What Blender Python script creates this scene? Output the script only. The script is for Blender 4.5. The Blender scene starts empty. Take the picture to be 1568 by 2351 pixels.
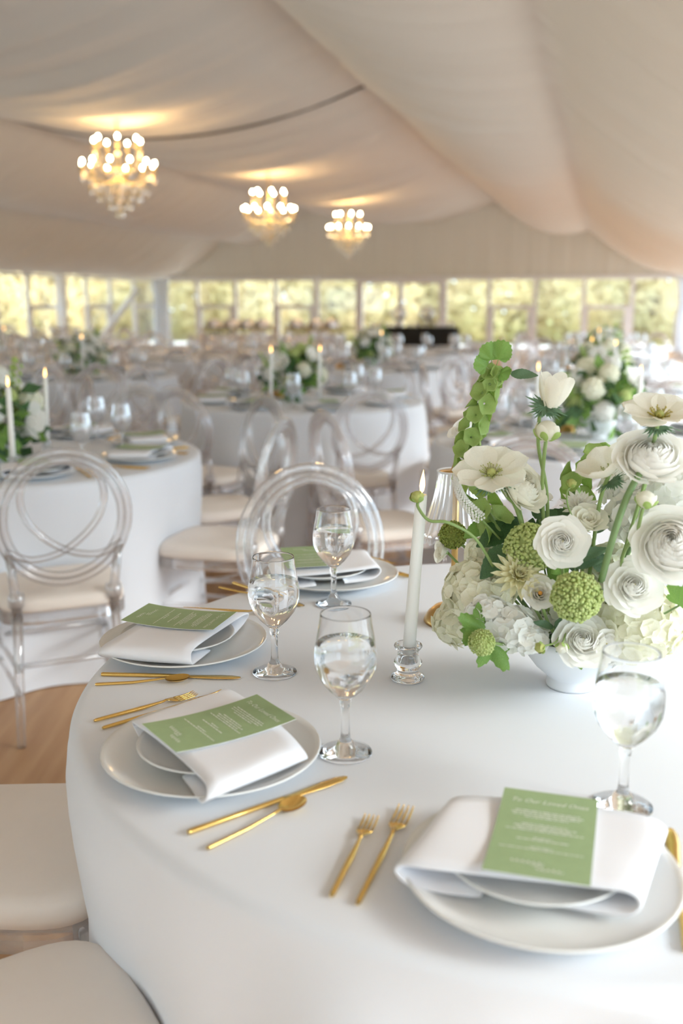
import bpy, math, random
from mathutils import Vector, Matrix, Euler
rnd = random.Random(7)
PI = math.pi
sc = bpy.context.scene
COL = sc.collection
R_ = math.radians

# ---------------------------------------------------------------- camera
CAM_H = 1.38
PITCH = R_(12.0)
cam_d = bpy.data.cameras.new('camera')
cam_d.sensor_fit = 'HORIZONTAL'; cam_d.sensor_width = 24.0; cam_d.lens = 35.0
cam_d.clip_start = 0.02; cam_d.clip_end = 300
cam_d.dof.use_dof = True; cam_d.dof.focus_distance = 1.68; cam_d.dof.aperture_fstop = 2.6
cam = bpy.data.objects.new('camera', cam_d); COL.objects.link(cam)
cam.location = (0, 0, CAM_H); cam.rotation_euler = (PI/2 - PITCH, 0, 0)
sc.camera = cam

# ---------------------------------------------------------------- sky and exposure
w = bpy.data.worlds.new('overcast_sky'); sc.world = w; w.use_nodes = True
bg = w.node_tree.nodes['Background']
bg.inputs[0].default_value = (0.655, 0.825, 1.0, 1); bg.inputs[1].default_value = 3.0
sun_d = bpy.data.lights.new('hazy_sun', 'SUN'); sun_d.energy = 7.0; sun_d.angle = R_(38); sun_d.color = (1, .99, .97)
sun = bpy.data.objects.new('hazy_sun', sun_d); COL.objects.link(sun)
sun.rotation_euler = Vector((-.82, .25, -.60)).to_track_quat('-Z', 'Y').to_euler()
sc.view_settings.view_transform = 'Standard'; sc.view_settings.look = 'None'
sc.view_settings.exposure = 0.66; sc.view_settings.gamma = 1.0
sc.view_settings.use_curve_mapping = False
try:
    cy = sc.cycles
    cy.max_bounces = 14; cy.diffuse_bounces = 6; cy.glossy_bounces = 5; cy.transmission_bounces = 12
    cy.transparent_max_bounces = 40; cy.use_denoising = True
    cy.sample_clamp_indirect = 6.0; cy.blur_glossy = 0.6
except Exception: pass

# photograph pixel (1568 x 2351) -> point of the place at a known depth or height
F_, CX_, CY_ = 2287.0, 784.0, 1175.5
def ray(x, y):
    u = (x-CX_)/F_; v = (y-CY_)/F_
    return Vector((u, math.cos(PITCH)-v*math.sin(PITCH), -math.sin(PITCH)-v*math.cos(PITCH)))
def at(x, y, Y):
    d = ray(x, y); return d*(Y/d.y) + Vector((0, 0, CAM_H))
def onz(x, y, z):
    d = ray(x, y); return d*((z-CAM_H)/d.z) + Vector((0, 0, CAM_H))
# tent frame: s runs along the tent, t across it (to the right)
AX = R_(14.6); SA, CA = math.sin(AX), math.cos(AX)
def st(s, t, z=0.0): return Vector((s*SA + t*CA, s*CA - t*SA, z))

# ---------------------------------------------------------------- materials
def nmat(name):
    m = bpy.data.materials.new(name); m.use_nodes = True
    return m, m.node_tree.nodes, m.node_tree.links
def mat(name, col, rough=0.6, metal=0.0, var=0.0, scale=20.0, bump=0.0, bscale=200.0, trans=0.0, ior=1.45, sss=0.0, emit=None, es=0.0, sheen=0.0, translucent=0.0, spec=0.5, col2=None, stretch=None):
    m, N, L = nmat(name); b = N['Principled BSDF']
    b.inputs['Base Color'].default_value = (*col, 1); b.inputs['Roughness'].default_value = rough
    b.inputs['Metallic'].default_value = metal; b.inputs['IOR'].default_value = ior
    b.inputs['Specular IOR Level'].default_value = spec
    if trans: b.inputs['Transmission Weight'].default_value = trans
    if sheen: b.inputs['Sheen Weight'].default_value = sheen
    if emit: b.inputs['Emission Color'].default_value = (*emit, 1); b.inputs['Emission Strength'].default_value = es
    tc = N.new('ShaderNodeTexCoord'); src = tc.outputs['Object']
    if stretch:
        mp = N.new('ShaderNodeMapping'); mp.inputs['Scale'].default_value = stretch; L.new(src, mp.inputs[0]); src = mp.outputs[0]
    if var or col2:
        n = N.new('ShaderNodeTexNoise'); n.inputs['Scale'].default_value = scale; n.inputs['Detail'].default_value = 4; L.new(src, n.inputs['Vector'])
        mx = N.new('ShaderNodeMix'); mx.data_type = 'RGBA'
        c2 = col2 if col2 else tuple(max(0, c*(1-var)) for c in col)
        mx.inputs[6].default_value = (*col, 1); mx.inputs[7].default_value = (*c2, 1)
        mr = N.new('ShaderNodeMapRange'); mr.inputs[1].default_value = 0.35; mr.inputs[2].default_value = 0.65
        L.new(n.outputs[0], mr.inputs[0]); L.new(mr.outputs[0], mx.inputs[0]); L.new(mx.outputs[2], b.inputs['Base Color'])
    if bump:
        n2 = N.new('ShaderNodeTexNoise'); n2.inputs['Scale'].default_value = bscale; n2.inputs['Detail'].default_value = 3; L.new(src, n2.inputs['Vector'])
        bp = N.new('ShaderNodeBump'); bp.inputs['Strength'].default_value = bump; bp.inputs['Distance'].default_value = 0.002
        L.new(n2.outputs[0], bp.inputs['Height']); L.new(bp.outputs[0], b.inputs['Normal'])
    if translucent:
        t = N.new('ShaderNodeBsdfTranslucent'); t.inputs[0].default_value = (*col, 1)
        if var or col2: L.new(mx.outputs[2], t.inputs[0])
        ms = N.new('ShaderNodeMixShader'); ms.inputs[0].default_value = translucent
        L.new(b.outputs[0], ms.inputs[1]); L.new(t.outputs[0], ms.inputs[2]); L.new(ms.outputs[0], N['Material Output'].inputs[0])
    return m
def clearmat(name, tint, gloss=0.12, diff=0.05, dcol=(.9, .9, .93), rough=0.03, refl=1.0):
    m, N, L = nmat(name); N.remove(N['Principled BSDF'])
    tr = N.new('ShaderNodeBsdfTransparent'); tr.inputs[0].default_value = (*tint, 1)
    gl = N.new('ShaderNodeBsdfGlossy'); gl.inputs['Roughness'].default_value = rough; gl.inputs['Color'].default_value = (1, 1, 1, 1)
    lw = N.new('ShaderNodeLayerWeight'); lw.inputs[0].default_value = 0.35
    ad = N.new('ShaderNodeMath'); ad.operation = 'MULTIPLY_ADD'; ad.inputs[1].default_value = 0.6*refl; ad.inputs[2].default_value = gloss; ad.use_clamp = True
    L.new(lw.outputs['Fresnel'], ad.inputs[0])
    m1 = N.new('ShaderNodeMixShader'); L.new(ad.outputs[0], m1.inputs[0]); L.new(tr.outputs[0], m1.inputs[1]); L.new(gl.outputs[0], m1.inputs[2])
    di = N.new('ShaderNodeBsdfDiffuse'); di.inputs[0].default_value = (*dcol, 1)
    m2 = N.new('ShaderNodeMixShader'); m2.inputs[0].default_value = diff
    L.new(m1.outputs[0], m2.inputs[1]); L.new(di.outputs[0], m2.inputs[2]); L.new(m2.outputs[0], N['Material Output'].inputs[0])
    return m

M = {}
M['linen'] = mat('white_linen', (.755, .785, .835), .9, bump=.12, bscale=900, sheen=.1, spec=.2)
M['napkin'] = mat('napkin_cotton', (.85, .86, .90), .9, bump=.15, bscale=1200, spec=.2)
M['china'] = mat('white_china', (.80, .81, .80), .12, spec=.5)
M['gold'] = mat('brushed_gold', (.83, .56, .18), .2, 1.0, bump=.05, bscale=400)
M['brass'] = mat('satin_brass', (.62, .40, .14), .3, 1.0)
M['glass'] = mat('clear_glass', (1, 1, 1), 0.0, trans=1.0, ior=1.47)
M['water'] = mat('water', (1, 1, 1), 0.0, trans=1.0, ior=1.33)

M['acrylic_thin'] = clearmat('clear_acrylic_tube', (.955, .945, .95), .12, .12, (.86, .84, .86), .06)
M['acrylic'] = clearmat('clear_acrylic', (.975, .97, .972), .10, .09, (.95, .95, .96), .04, 1.3)
M['shade'] = clearmat('ribbed_acrylic', (.985, .985, .99), .05, .08)
M['pane'] = clearmat('window_glass', (.98, .99, .98), .02, 0.03, refl=.4)
M['cushion'] = mat('beige_cushion', (.88, .81, .745), .75, var=.03, scale=6, bump=.1, bscale=700, spec=.25)
M['wax'] = mat('white_wax', (.90, .89, .85), .5)
M['flame'] = mat('flame', (1, .7, .3), .5, emit=(1, .55, .17), es=4.5)
M['bulb'] = mat('candle_bulb', (1, .9, .7), .5, emit=(1, .78, .48), es=45)
M['crystal'] = clearmat('crystal', (.97, .93, .82), .04, .02, (.8, .66, .4), refl=.7)
M['amber'] = mat('gilded_metal', (.42, .33, .18), .35, .9)
M['card'] = mat('sage_green_card', (.335, .45, .235), .7, var=.06, scale=60)
M['ink'] = mat('white_ink', (.80, .84, .76), .7)
M['paper'] = mat('paper_edge', (.85, .86, .82), .8)
M['ceramic'] = mat('white_matte_ceramic', (.80, .815, .84), .45)
M['liner'] = mat('tent_liner', (.58, .515, .44), .9, translucent=.028, spec=.1)
M['gable'] = mat('gable_liner', (.58, .53, .455), .9, translucent=.05, spec=.1)
M['wallfab'] = mat('white_wall_fabric', (.84, .84, .85), .9, translucent=.25, spec=.1)
M['frame'] = mat('white_frame', (.72, .70, .72), .5)
M['lidglare'] = mat('lid_white_glare', (.93, .93, .95), .12, .35)  # silver lids: white base colour stands in for the windows' reflection
M['pole'] = mat('white_pole', (.86, .86, .88), .5)
M['dark'] = mat('dark_cord', (.10, .08, .07), .7)
M['blackcloth'] = mat('black_linen', (.008, .009, .009), .9)
M['steel'] = mat('polished_steel', (.85, .85, .87), .12, 1.0)
M['gravel'] = mat('pale_gravel', (.62, .61, .60), .95, var=.08, scale=40)
M['grass'] = mat('lawn', (.42, .47, .18), .95, var=.3, scale=3)
M['bark'] = mat('bark', (.25, .19, .12), .9, var=.3)
M['treeleaf'] = mat('spring_foliage', (.78, .66, .39), .8, col2=(.68, .62, .35), scale=.8, translucent=.45, spec=.1)
# flower materials
M['cream'] = mat('cream_petal', (.96, .94, .84), .6, translucent=.38, var=.05, scale=30, spec=.2)
M['white'] = mat('white_petal', (.97, .96, .92), .6, translucent=.38, spec=.2)
M['hyd'] = mat('hydrangea_petal', (.97, .955, .84), .65, translucent=.25, col2=(.92, .91, .72), scale=25, spec=.2)
M['hydw'] = mat('white_hydrangea_petal', (.96, .96, .92), .65, translucent=.25, spec=.2)
M['yellowish'] = mat('pale_yellow_petal', (.86, .82, .50), .6, translucent=.25, col2=(.88, .86, .66), scale=40)
M['vib'] = mat('green_viburnum', (.66, .74, .33), .7, translucent=.3, col2=(.54, .64, .23), scale=60, spec=.2)
M['vibd'] = mat('deep_green_viburnum', (.42, .48, .13), .7, translucent=.3, col2=(.32, .40, .09), scale=80, spec=.2)
M['bell'] = mat('bells_of_ireland', (.52, .66, .24), .55, translucent=.45, col2=(.40, .57, .17), scale=25)
M['leaf'] = mat('dark_leaf', (.075, .17, .06), .45, translucent=.15, col2=(.05, .11, .045), scale=40)
M['leafb'] = mat('bright_leaf', (.25, .42, .10), .5, translucent=.3, col2=(.17, .33, .07), scale=40)
M['leafg'] = mat('grey_green_leaf', (.16, .27, .16), .55, translucent=.15, col2=(.10, .19, .10), scale=60)
M['stem'] = mat('green_stem', (.25, .36, .12), .5)
M['stemd'] = mat('grey_green_stem', (.18, .28, .11), .5)
M['pollen'] = mat('yellow_pollen', (.62, .52, .10), .8, var=.4, scale=300)
M['pollg'] = mat('green_centre', (.52, .55, .18), .8, var=.3, scale=300)
M['orange'] = mat('orange_petal', (.85, .42, .08), .6, translucent=.2)
M['pink'] = mat('mauve_petal', (.72, .52, .58), .6, translucent=.2)
# oak floor
m, N, L = nmat('oak_floor'); b = N['Principled BSDF']
tc = N.new('ShaderNodeTexCoord'); mp = N.new('ShaderNodeMapping'); mp.inputs['Rotation'].default_value = (0, 0, AX); mp.inputs['Scale'].default_value = (6, .5, 1)
L.new(tc.outputs['Object'], mp.inputs[0])
n = N.new('ShaderNodeTexNoise'); n.inputs['Scale'].default_value = 3.0; n.inputs['Detail'].default_value = 8; L.new(mp.outputs[0], n.inputs['Vector'])
cr = N.new('ShaderNodeValToRGB'); cr.color_ramp.elements[0].position = .3; cr.color_ramp.elements[0].color = (.40, .215, .10, 1)
cr.color_ramp.elements[1].position = .7; cr.color_ramp.elements[1].color = (.55, .335, .175, 1)
L.new(n.outputs[0], cr.inputs[0]); L.new(cr.outputs[0], b.inputs['Base Color']); b.inputs['Roughness'].default_value = .5
M['floor'] = m

# ---------------------------------------------------------------- mesh helpers
def mesh(name, vf, mt, smooth=True):
    v, f = vf[0], vf[1]
    me = bpy.data.meshes.new(name); me.from_pydata([tuple(p) for p in v], [], f)
    mts = mt if isinstance(mt, (list, tuple)) else [mt]
    for q in mts: me.materials.append(M[q])
    if smooth: me.polygons.foreach_set('use_smooth', [True]*len(me.polygons))
    if len(vf) > 2 and vf[2]: me.polygons.foreach_set('material_index', vf[2])
    me.update(); return me
def ob(name, me, parent=None, mx=None, kind=None):
    o = bpy.data.objects.new(name, me); COL.objects.link(o)
    if parent: o.parent = parent
    if mx is not None: o.matrix_local = mx
    if kind: o['kind'] = kind
    return o
def tag(o, label, cat, group=None):
    o['label'] = label; o['category'] = cat
    if group: o['group'] = group
    return o
def thing(name, label, cat, loc=(0, 0, 0), rz=0.0, group=None):
    o = bpy.data.objects.new(name, None); COL.objects.link(o); o.empty_display_size = .05
    o.location = loc; o.rotation_euler = (0, 0, rz); return tag(o, label, cat, group)
def struct(name, me, parent=None, mx=None):
    o = ob(name, me, parent, mx)
    if not parent: o['kind'] = 'structure'
    return o
def dup(root, loc, rz, label, group=None):
    r = root.copy(); COL.objects.link(r); r.location = loc; r.rotation_euler = (0, 0, rz); r['label'] = label
    if group: r['group'] = group
    elif 'group' in r.keys(): del r['group']
    for ch in root.children:
        c = ch.copy(); COL.objects.link(c); c.parent = r
        for g in ch.children:
            d = g.copy(); COL.objects.link(d); d.parent = c
    return r
def join(*parts):
    V, Fc, I = [], [], []
    for k, p in enumerate(parts):
        mi = 0
        if isinstance(p[0], int): mi, p = p[0], p[1]
        o = len(V); V += [Vector(q) for q in p[0]]; Fc += [[i+o for i in f] for f in p[1]]; I += [mi]*len(p[1])
    return V, Fc, I
def xf(vf, mx):
    return [mx @ Vector(p) for p in vf[0]], vf[1]
def T(x, y=0, z=0): return Matrix.Translation(Vector((x, y, z)) if not isinstance(x, Vector) else x)
def RX(a): return Matrix.Rotation(a, 4, 'X')
def RY(a): return Matrix.Rotation(a, 4, 'Y')
def RZ(a): return Matrix.Rotation(a, 4, 'Z')
def S(x, y=None, z=None):
    return Matrix.Diagonal((x, x if y is None else y, x if z is None else z, 1))
def axis_mx(d, roll=0.0):
    return Vector(d).normalized().to_track_quat('Z', 'Y').to_matrix().to_4x4() @ RZ(roll)
def box(x0, x1, y0, y1, z0, z1):
    v = [(x, y, z) for x in (x0, x1) for y in (y0, y1) for z in (z0, z1)]
    return v, [[0, 1, 3, 2], [4, 6, 7, 5], [0, 4, 5, 1], [2, 3, 7, 6], [0, 2, 6, 4], [1, 5, 7, 3]]
def bbox(x0, x1, y0, y1, z0, z1, b=.004):
    # chamfered box
    V = []; Fc = []
    xs = [(x0, y0), (x1, y0), (x1, y1), (x0, y1)]
    def ring(i, z):
        return [(x0+i+b, y0+i, z), (x1-i-b, y0+i, z), (x1-i, y0+i+b, z), (x1-i, y1-i-b, z), (x1-i-b, y1-i, z), (x0+i+b, y1-i, z), (x0+i, y1-i-b, z), (x0+i, y0+i+b, z)]
    R = [ring(b, z0), ring(0, z0+b), ring(0, z1-b), ring(b, z1)]
    for r in R: V += r
    for k in range(3):
        for i in range(8):
            j = (i+1) % 8; Fc.append([k*8+i, k*8+j, k*8+8+j, k*8+8+i])
    Fc.append(list(range(7, -1, -1))); Fc.append(list(range(24, 32)))
    return V, Fc
def lathe(prof, n=32, mod=None, cap=True):
    V, Fc = [], []
    for (r, z) in prof:
        for i in range(n):
            a = 2*PI*i/n; rr = r*(mod(a, z, r) if mod else 1); V.append((rr*math.cos(a), rr*math.sin(a), z))
    m = len(prof)
    for k in range(m-1):
        for i in range(n):
            j = (i+1) % n; Fc.append([k*n+i, k*n+j, (k+1)*n+j, (k+1)*n+i])
    if cap:
        if prof[0][0] > 1e-6: Fc.append(list(range(n-1, -1, -1)))
        if prof[-1][0] > 1e-6: Fc.append(list(range((m-1)*n, m*n)))
    return V, Fc
def spline(P, n=6, closed=False):
    P = [Vector(p) for p in P]; out = []; m = len(P)
    rng = range(m if closed else m-1)
    for i in rng:
        if closed: a, b_, c, d = P[i-1], P[i], P[(i+1) % m], P[(i+2) % m]
        else: a, b_, c, d = P[max(i-1, 0)], P[i], P[i+1], P[min(i+2, m-1)]
        for k in range(n):
            t = k/n; out.append(.5*((2*b_)+(c-a)*t+(2*a-5*b_+4*c-d)*t*t+(3*b_-a-3*c+d)*t**3))
    if not closed: out.append(P[-1])
    return out
def tube(P, r, n=8, closed=False, sq=1.0):
    P = [Vector(p) for p in P]; m = len(P); V, Fc = [], []
    rr = r if callable(r) else (lambda t: r)
    T0 = (P[1]-P[0]).normalized(); up = Vector((0, 0, 1)) if abs(T0.z) < .9 else Vector((1, 0, 0))
    nrm = (up - T0*up.dot(T0)).normalized()
    for i in range(m):
        a = P[i-1] if (i > 0 or closed) else P[i]; c = P[(i+1) % m] if (i < m-1 or closed) else P[i]
        t = (c-a).normalized(); nrm = (nrm - t*nrm.dot(t)).normalized(); bn = t.cross(nrm)
        R = rr(i/max(1, m-1))
        for k in range(n):
            an = 2*PI*k/n; V.append(P[i] + nrm*(R*math.cos(an)) + bn*(R*sq*math.sin(an)))
    for i in range(m if closed else m-1):
        j = (i+1) % m
        for k in range(n):
            l = (k+1) % n; Fc.append([i*n+k, i*n+l, j*n+l, j*n+k])
    if not closed:
        Fc.append(list(range(n-1, -1, -1))); Fc.append(list(range((m-1)*n, m*n)))
    return V, Fc
def grid(nu, nv, fn):
    V = [fn(i/nu, j/nv) for j in range(nv+1) for i in range(nu+1)]
    Fc = [[j*(nu+1)+i, j*(nu+1)+i+1, (j+1)*(nu+1)+i+1, (j+1)*(nu+1)+i] for j in range(nv) for i in range(nu)]
    return V, Fc
def sphere(r, n=10, m=7, sq=1.0):
    return lathe([(max(r*math.sin(PI*k/m), 0 if 0 < k < m else 1e-7), -r*sq*math.cos(PI*k/m)) for k in range(m+1)], n, cap=False)
def fib(n, lo=-1.0):
    out = []
    for i in range(n):
        z = 1-(1-lo)*(i+.5)/n; a = i*2.399963; q = math.sqrt(max(0, 1-z*z)); out.append(Vector((q*math.cos(a), q*math.sin(a), z)))
    return out
def poly_prism(outline, z0, z1):
    n = len(outline); V = [(x, y, z0) for x, y in outline]+[(x, y, z1) for x, y in outline]
    return V, [list(range(n-1, -1, -1)), list(range(n, 2*n))]+[[i, (i+1) % n, n+(i+1) % n, n+i] for i in range(n)]

# ================================================================ SETTING
S0, S1 = -3.4, 28.0
TL, TR, TM = -13.0, 1.95, -5.6
EAVE = 1.98
struct('floor', mesh('floor', poly_prism([tuple(st(s, t).xy) for s, t in ((-4, TL-.3), (-4, TR+.3), (S1+.3, TR+.3), (S1+.3, TL-.3))], -.12, 0), 'floor', False))
struct('ground', mesh('ground', poly_prism([(-90, -60), (90, -60), (90, 110), (-90, 110)], -.3, -.125), 'grass', False))
for tp in (((-12, TL-5.5), (-12, TL-.35), (S1+.3, TL-.35), (S1+.3, TL-5.5)), ((S1+.35, TL-5.5), (S1+.35, TR+.3), (S1+5.5, TR+.3), (S1+5.5, TL-5.5))):
    struct('bounce_terrace', mesh('bounce_terrace', poly_prism([tuple(st(s, t).xy) for s, t in tp], -.124, -.06), 'gravel', False))  # pale ground strips outside; they also bounce light onto the ceiling
bounce_strip = struct('bounce_terrace', mesh('bounce_terrace', poly_prism([tuple(st(s, t).xy) for s, t in ((-12, TR+.35), (-12, TR+14), (S1+6, TR+14), (S1+6, TR+.35))], -.124, -.06), 'gravel', False))  # pale strip added out of view to bounce daylight up at the ceiling
# draped ceiling: cloth hung in swags between five lengthwise lines
SUP = [(TL, EAVE+.02), (-10.75, 3.12), (-8.3, 3.93), (-2.95, 3.97), (-.55, 3.18), (TR, EAVE+.02)]
SAG = [.26, .44, .50, .38, .22]
def swag(t):
    for k in range(5):
        (a, za), (b_, zb) = SUP[k], SUP[k+1]
        if t <= b_ or k == 4:
            u = min(1, max(0, (t-a)/(b_-a))); return za+(zb-za)*u - SAG[k]*4*u*(1-u), k, u
ph = [rnd.random()*6.28 for _ in range(12)]
TT = []
for k in range(5):
    nn = 22 if k == 2 else 14
    TT += [SUP[k][0]+(SUP[k+1][0]-SUP[k][0])*i/nn for i in range(nn)]
TT.append(TR)
NS = 380
def ceil_pt(i, j):
    t = TT[i]; s = S0+(S1-S0)*j/NS; z, k, u = swag(t)
    sd = s + .35*math.sin(u*3+ph[k])
    wv = (math.sin(sd*9+ph[k]) + .7*math.sin(sd*15.3+ph[k+3]+u*2) + .6*math.sin(sd*5.1+ph[k+5]-u*3))
    env = .35+.65*math.sin(PI*u)
    bay = .5-.5*math.cos(2*PI*(s-3)/5.0)
    return st(s, t, z + (.026)*wv*env*(1.4 if k == 2 else 1) - .05*bay*math.sin(PI*u))
V = [ceil_pt(i, j) for j in range(NS+1) for i in range(len(TT))]
n1 = len(TT)
Fc = [[j*n1+i, j*n1+i+1, (j+1)*n1+i+1, (j+1)*n1+i] for j in range(NS) for i in range(n1-1)]
ceil = struct('ceiling', mesh('ceiling', (V, Fc), 'liner'))
# cord along one swag of the middle strip, seam cords along the support lines
def swag_line(s, t0, t1, dz=-.03, n=30): return [st(s, t0+(t1-t0)*i/n, swag(t0+(t1-t0)*i/n)[0]+dz) for i in range(n+1)]
ob('rafter_cord', mesh('rafter_cord', tube(swag_line(12.6, -8.25, -3.0, -.02), .016, 6), 'dark'), ceil)
# end gable
def gable(u, v):
    t = TL+(TR-TL)*u; top = swag(t)[0]+.02
    return st(S1-.02+.010*math.sin(u*150)+.008*math.sin(u*331), t, EAVE+(top-EAVE)*v)
wb = struct('wall_back', mesh('wall_back', grid(220, 3, gable), 'gable'))
ob('eave_rail', mesh('eave_rail', xf(box(TL, TR, -.05, .05, EAVE-.03, EAVE+.05), T(st(S1-.02, 0)) @ RZ(-AX)), 'frame', False), wb)
# unseen white fabric wall, added behind the camera to hold back light
def rear(u, v):
    t = TL+(TR-TL)*u; top = swag(t)[0]+.02
    return st(S0+.03*math.sin(u*120), t, top*v)
struct('light_stop_wall', mesh('light_stop_wall', grid(160, 6, rear), 'wallfab'))
# glazed end wall and side walls, panel by panel
wn = [0]
def window(p0, p1, z0, z1, rail=None, fw=.055, thick=.03):
    """p0,p1 ground points; frame of four bars, optional transom with narrower lower light, panes of glass"""
    d = (p1-p0); Lw = d.length; ang = math.atan2(d.y, d.x)
    wn[0] += 1
    root = bpy.data.objects.new('window_%d' % wn[0], None); COL.objects.link(root); root['kind'] = 'structure'
    root.location = p0; root.rotation_euler = (0, 0, ang)
    def part(nm, x0, x1, za, zb, mt='frame', th=thick): ob(nm, mesh(nm, box(x0, x1, -th, th, za, zb), mt, False), root)
    part('stile', 0, fw, z0, z1); part('stile', Lw-fw, Lw, z0, z1)
    part('rail', fw, Lw-fw, z0, z0+.1); part('rail', fw, Lw-fw, z1-fw, z1)
    if rail:
        part('transom', fw, Lw-fw, rail-.05, rail+.05)
        part('pane', fw, Lw-fw, rail+.05, z1-fw, 'pane', .004)
        e = .14
        part('stile', fw, fw+e*.6, z0+.1, rail-.05); part('stile', Lw-fw-e, Lw-fw, z0+.1, rail-.05)
        part('pane', fw+e*.6, Lw-fw-e, z0+.1, rail-.05, 'pane', .004)
    else: part('pane', fw, Lw-fw, z0+.1, z1-fw, 'pane', .004)
def t_end(px, s=S1):
    u = (px-784)/F_; return s*(CA*u-SA)/(SA*u+CA)
def s_left(px, t=TL):
    u = (px-784)/F_; d = t/(CA*u-SA); return d*(SA*u+CA)
edge = [372, 460, 546, 635, 728, 820]
for i in range(5): window(st(S1, t_end(edge[i])), st(S1, t_end(edge[i+1])), 0, EAVE, 1.20 if i in (1, 3) else None)
# double door of the end wall
dr = bpy.data.objects.new('door_1', None); COL.objects.link(dr); dr['kind'] = 'structure'
p0, p1 = st(S1, t_end(820)), st(S1, t_end(1016)); Lw = (p1-p0).length
dr.location = p0; dr.rotation_euler = (0, 0, -AX)
for nm, x0, x1, z0, z1, mt in (('jamb', 0, .16, 0, EAVE, 'frame'), ('jamb', Lw-.16, Lw, 0, EAVE, 'frame'), ('lintel', .16, Lw-.16, EAVE-.14, EAVE, 'frame'),
        ('meeting_stile', Lw/2-.07, Lw/2+.07, 0, EAVE-.14, 'frame'), ('pane', .16, Lw/2-.07, .1, EAVE-.14, 'pane'), ('pane', Lw/2+.07, Lw-.16, .1, EAVE-.14, 'pane'),
        ('threshold', .16, Lw/2-.07, 0, .1, 'frame'), ('threshold', Lw/2+.07, Lw-.16, 0, .1, 'frame')):
    th = .004 if mt == 'pane' else .05
    ob(nm, mesh(nm, box(x0, x1, -th, th, z0, z1), mt, False), dr)
edge = [1016, 1115, 1219, 1328, 1437, 1545]
for i in range(5): window(st(S1, t_end(edge[i])), st(S1, t_end(edge[i+1])), 0, EAVE, 1.20 if i in (1, 3) else None)
sl = [s_left(x) for x in (5, 80, 156, 212, 265, 318, 368)]
sl = [sl[0]-1.4*k for k in (6, 5, 4, 3, 2, 1)] + sl
for i in range(len(sl)-1): window(st(sl[i], TL), st(sl[i+1], TL), 0, EAVE, 1.22 if i % 2 == 1 else None)
for i in range(12): window(st(-2.1+2.5*i, TR), st(.4+2.5*i, TR), 0, EAVE, None, .07)
# white tent legs, corner drapes, wind brace
def post(name, s, t, r, label, z1=EAVE):
    root = thing(name, label, 'tent pole', st(s, t))
    ob('shaft', mesh('shaft', bbox(-r, r, -r*.8, r*.8, .02, z1, .01), 'pole', False), root)
    ob('base_plate', mesh('base_plate', bbox(-r*1.8, r*1.8, -r*1.8, r*1.8, 0, .02, .004), 'steel', False), root)
    root.rotation_euler = (0, 0, -AX); return root
post('tent_leg', S1-.35, t_end(728, S1-.35), .075, 'slim white tent leg before the end windows, left of the double door')
post('tent_leg', s_left(155, TL+.25), TL+.25, .11, 'white tent leg against the left side windows')
post('tent_leg', s_left(2, TL+.25), TL+.25, .09, 'white tent leg at the left edge of the picture')
def curtain(name, s, t, wd, label):
    def fn(u, v):
        x = (u-.5)*wd*(1-.35*math.sin(PI*min(1, v*1.6))**2*.6); return Vector((x, .05*math.sin(u*26+v)+.02*math.sin(u*57), .02+(EAVE-.02)*(1-v)))
    return tag(ob(name, mesh(name, grid(40, 12, fn), 'linen'), None, T(st(s, t)) @ RZ(-AX)), label, 'curtain')
curtain('curtain', S1-.3, t_end(374, S1-.3)+.05, .55, 'white gathered curtain in the far left corner of the tent')
curtain('curtain', S1-.3, t_end(1562, S1-.3), .6, 'white gathered curtain in the far right corner of the tent')
pa = st(s_left(240, TL+.3), TL+.3, .42); pb = st(s_left(326, TL+.3), TL+.3, 1.66)
br = thing('wind_brace', 'white diagonal wind brace against the left side windows', 'brace', pa)
ob('bar', mesh('bar', tube([Vector(), pb-pa], .085, 8), 'pole'), br)
ob('end_plate', mesh('end_plate', xf(bbox(-.12, .12, -.12, .12, -.42, -.40), T(0, 0, 0)), 'steel', False), br)
ob('foot', mesh('foot', tube([Vector((0, 0, -.4)), Vector((0, 0, .02))], .05, 8), 'pole'), br)

# trees and shrubs outside
def tree_mesh(seed, rx, rz, n):
    q = random.Random(seed); V, Fc = [], []
    for i in range(n):
        while True:
            p = Vector((q.uniform(-1, 1), q.uniform(-1, 1), q.uniform(-1, 1)))
            if p.length < 1: break
        p = p.normalized(); rn = p.copy(); p = p*(.86+.14*q.random()); c = Vector((p.x*rx, p.y*rx, p.z*rz)); sz = q.uniform(.16, .36)
        rn = (rn+Vector((q.uniform(-.5, .5), q.uniform(-.5, .5), q.uniform(-.5, .5)))).normalized(); a = (Matrix.Rotation(q.random()*6.28, 3, rn) @ rn.orthogonal()).normalized(); b_ = rn.cross(a)
        o = len(V); V += [c-a*sz, c+b_*sz*.45+a*sz*.1, c+a*sz, c-b_*sz*.45-a*sz*.1]; Fc.append([o, o+1, o+2, o+3])
    return V, Fc
crowns = [mesh('crown', tree_mesh(k, 2.7, 3.8, 4600), 'treeleaf') for k in range(3)]
trunk = mesh('trunk', tube(spline([(0, 0, -.2), (.05, 0, 1), (-.04, .05, 2.2), (0, 0, 4)], 4), lambda t: .13*(1-.6*t), 8), 'bark')
spots = [(S1+8+rnd.uniform(-.6, 1.2), t) for t in (-19, -15.2, -11.6, -8.0, -4.4, -.8, 2.8, 6.4)] + [(s, TL-7+rnd.uniform(-.8, .8)) for s in (11, 14.6, 18.2, 21.8, 25.4, 29.0, 32.6)]
ORD = ['first', 'second', 'third', 'fourth', 'fifth', 'sixth', 'seventh', 'eighth']
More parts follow.
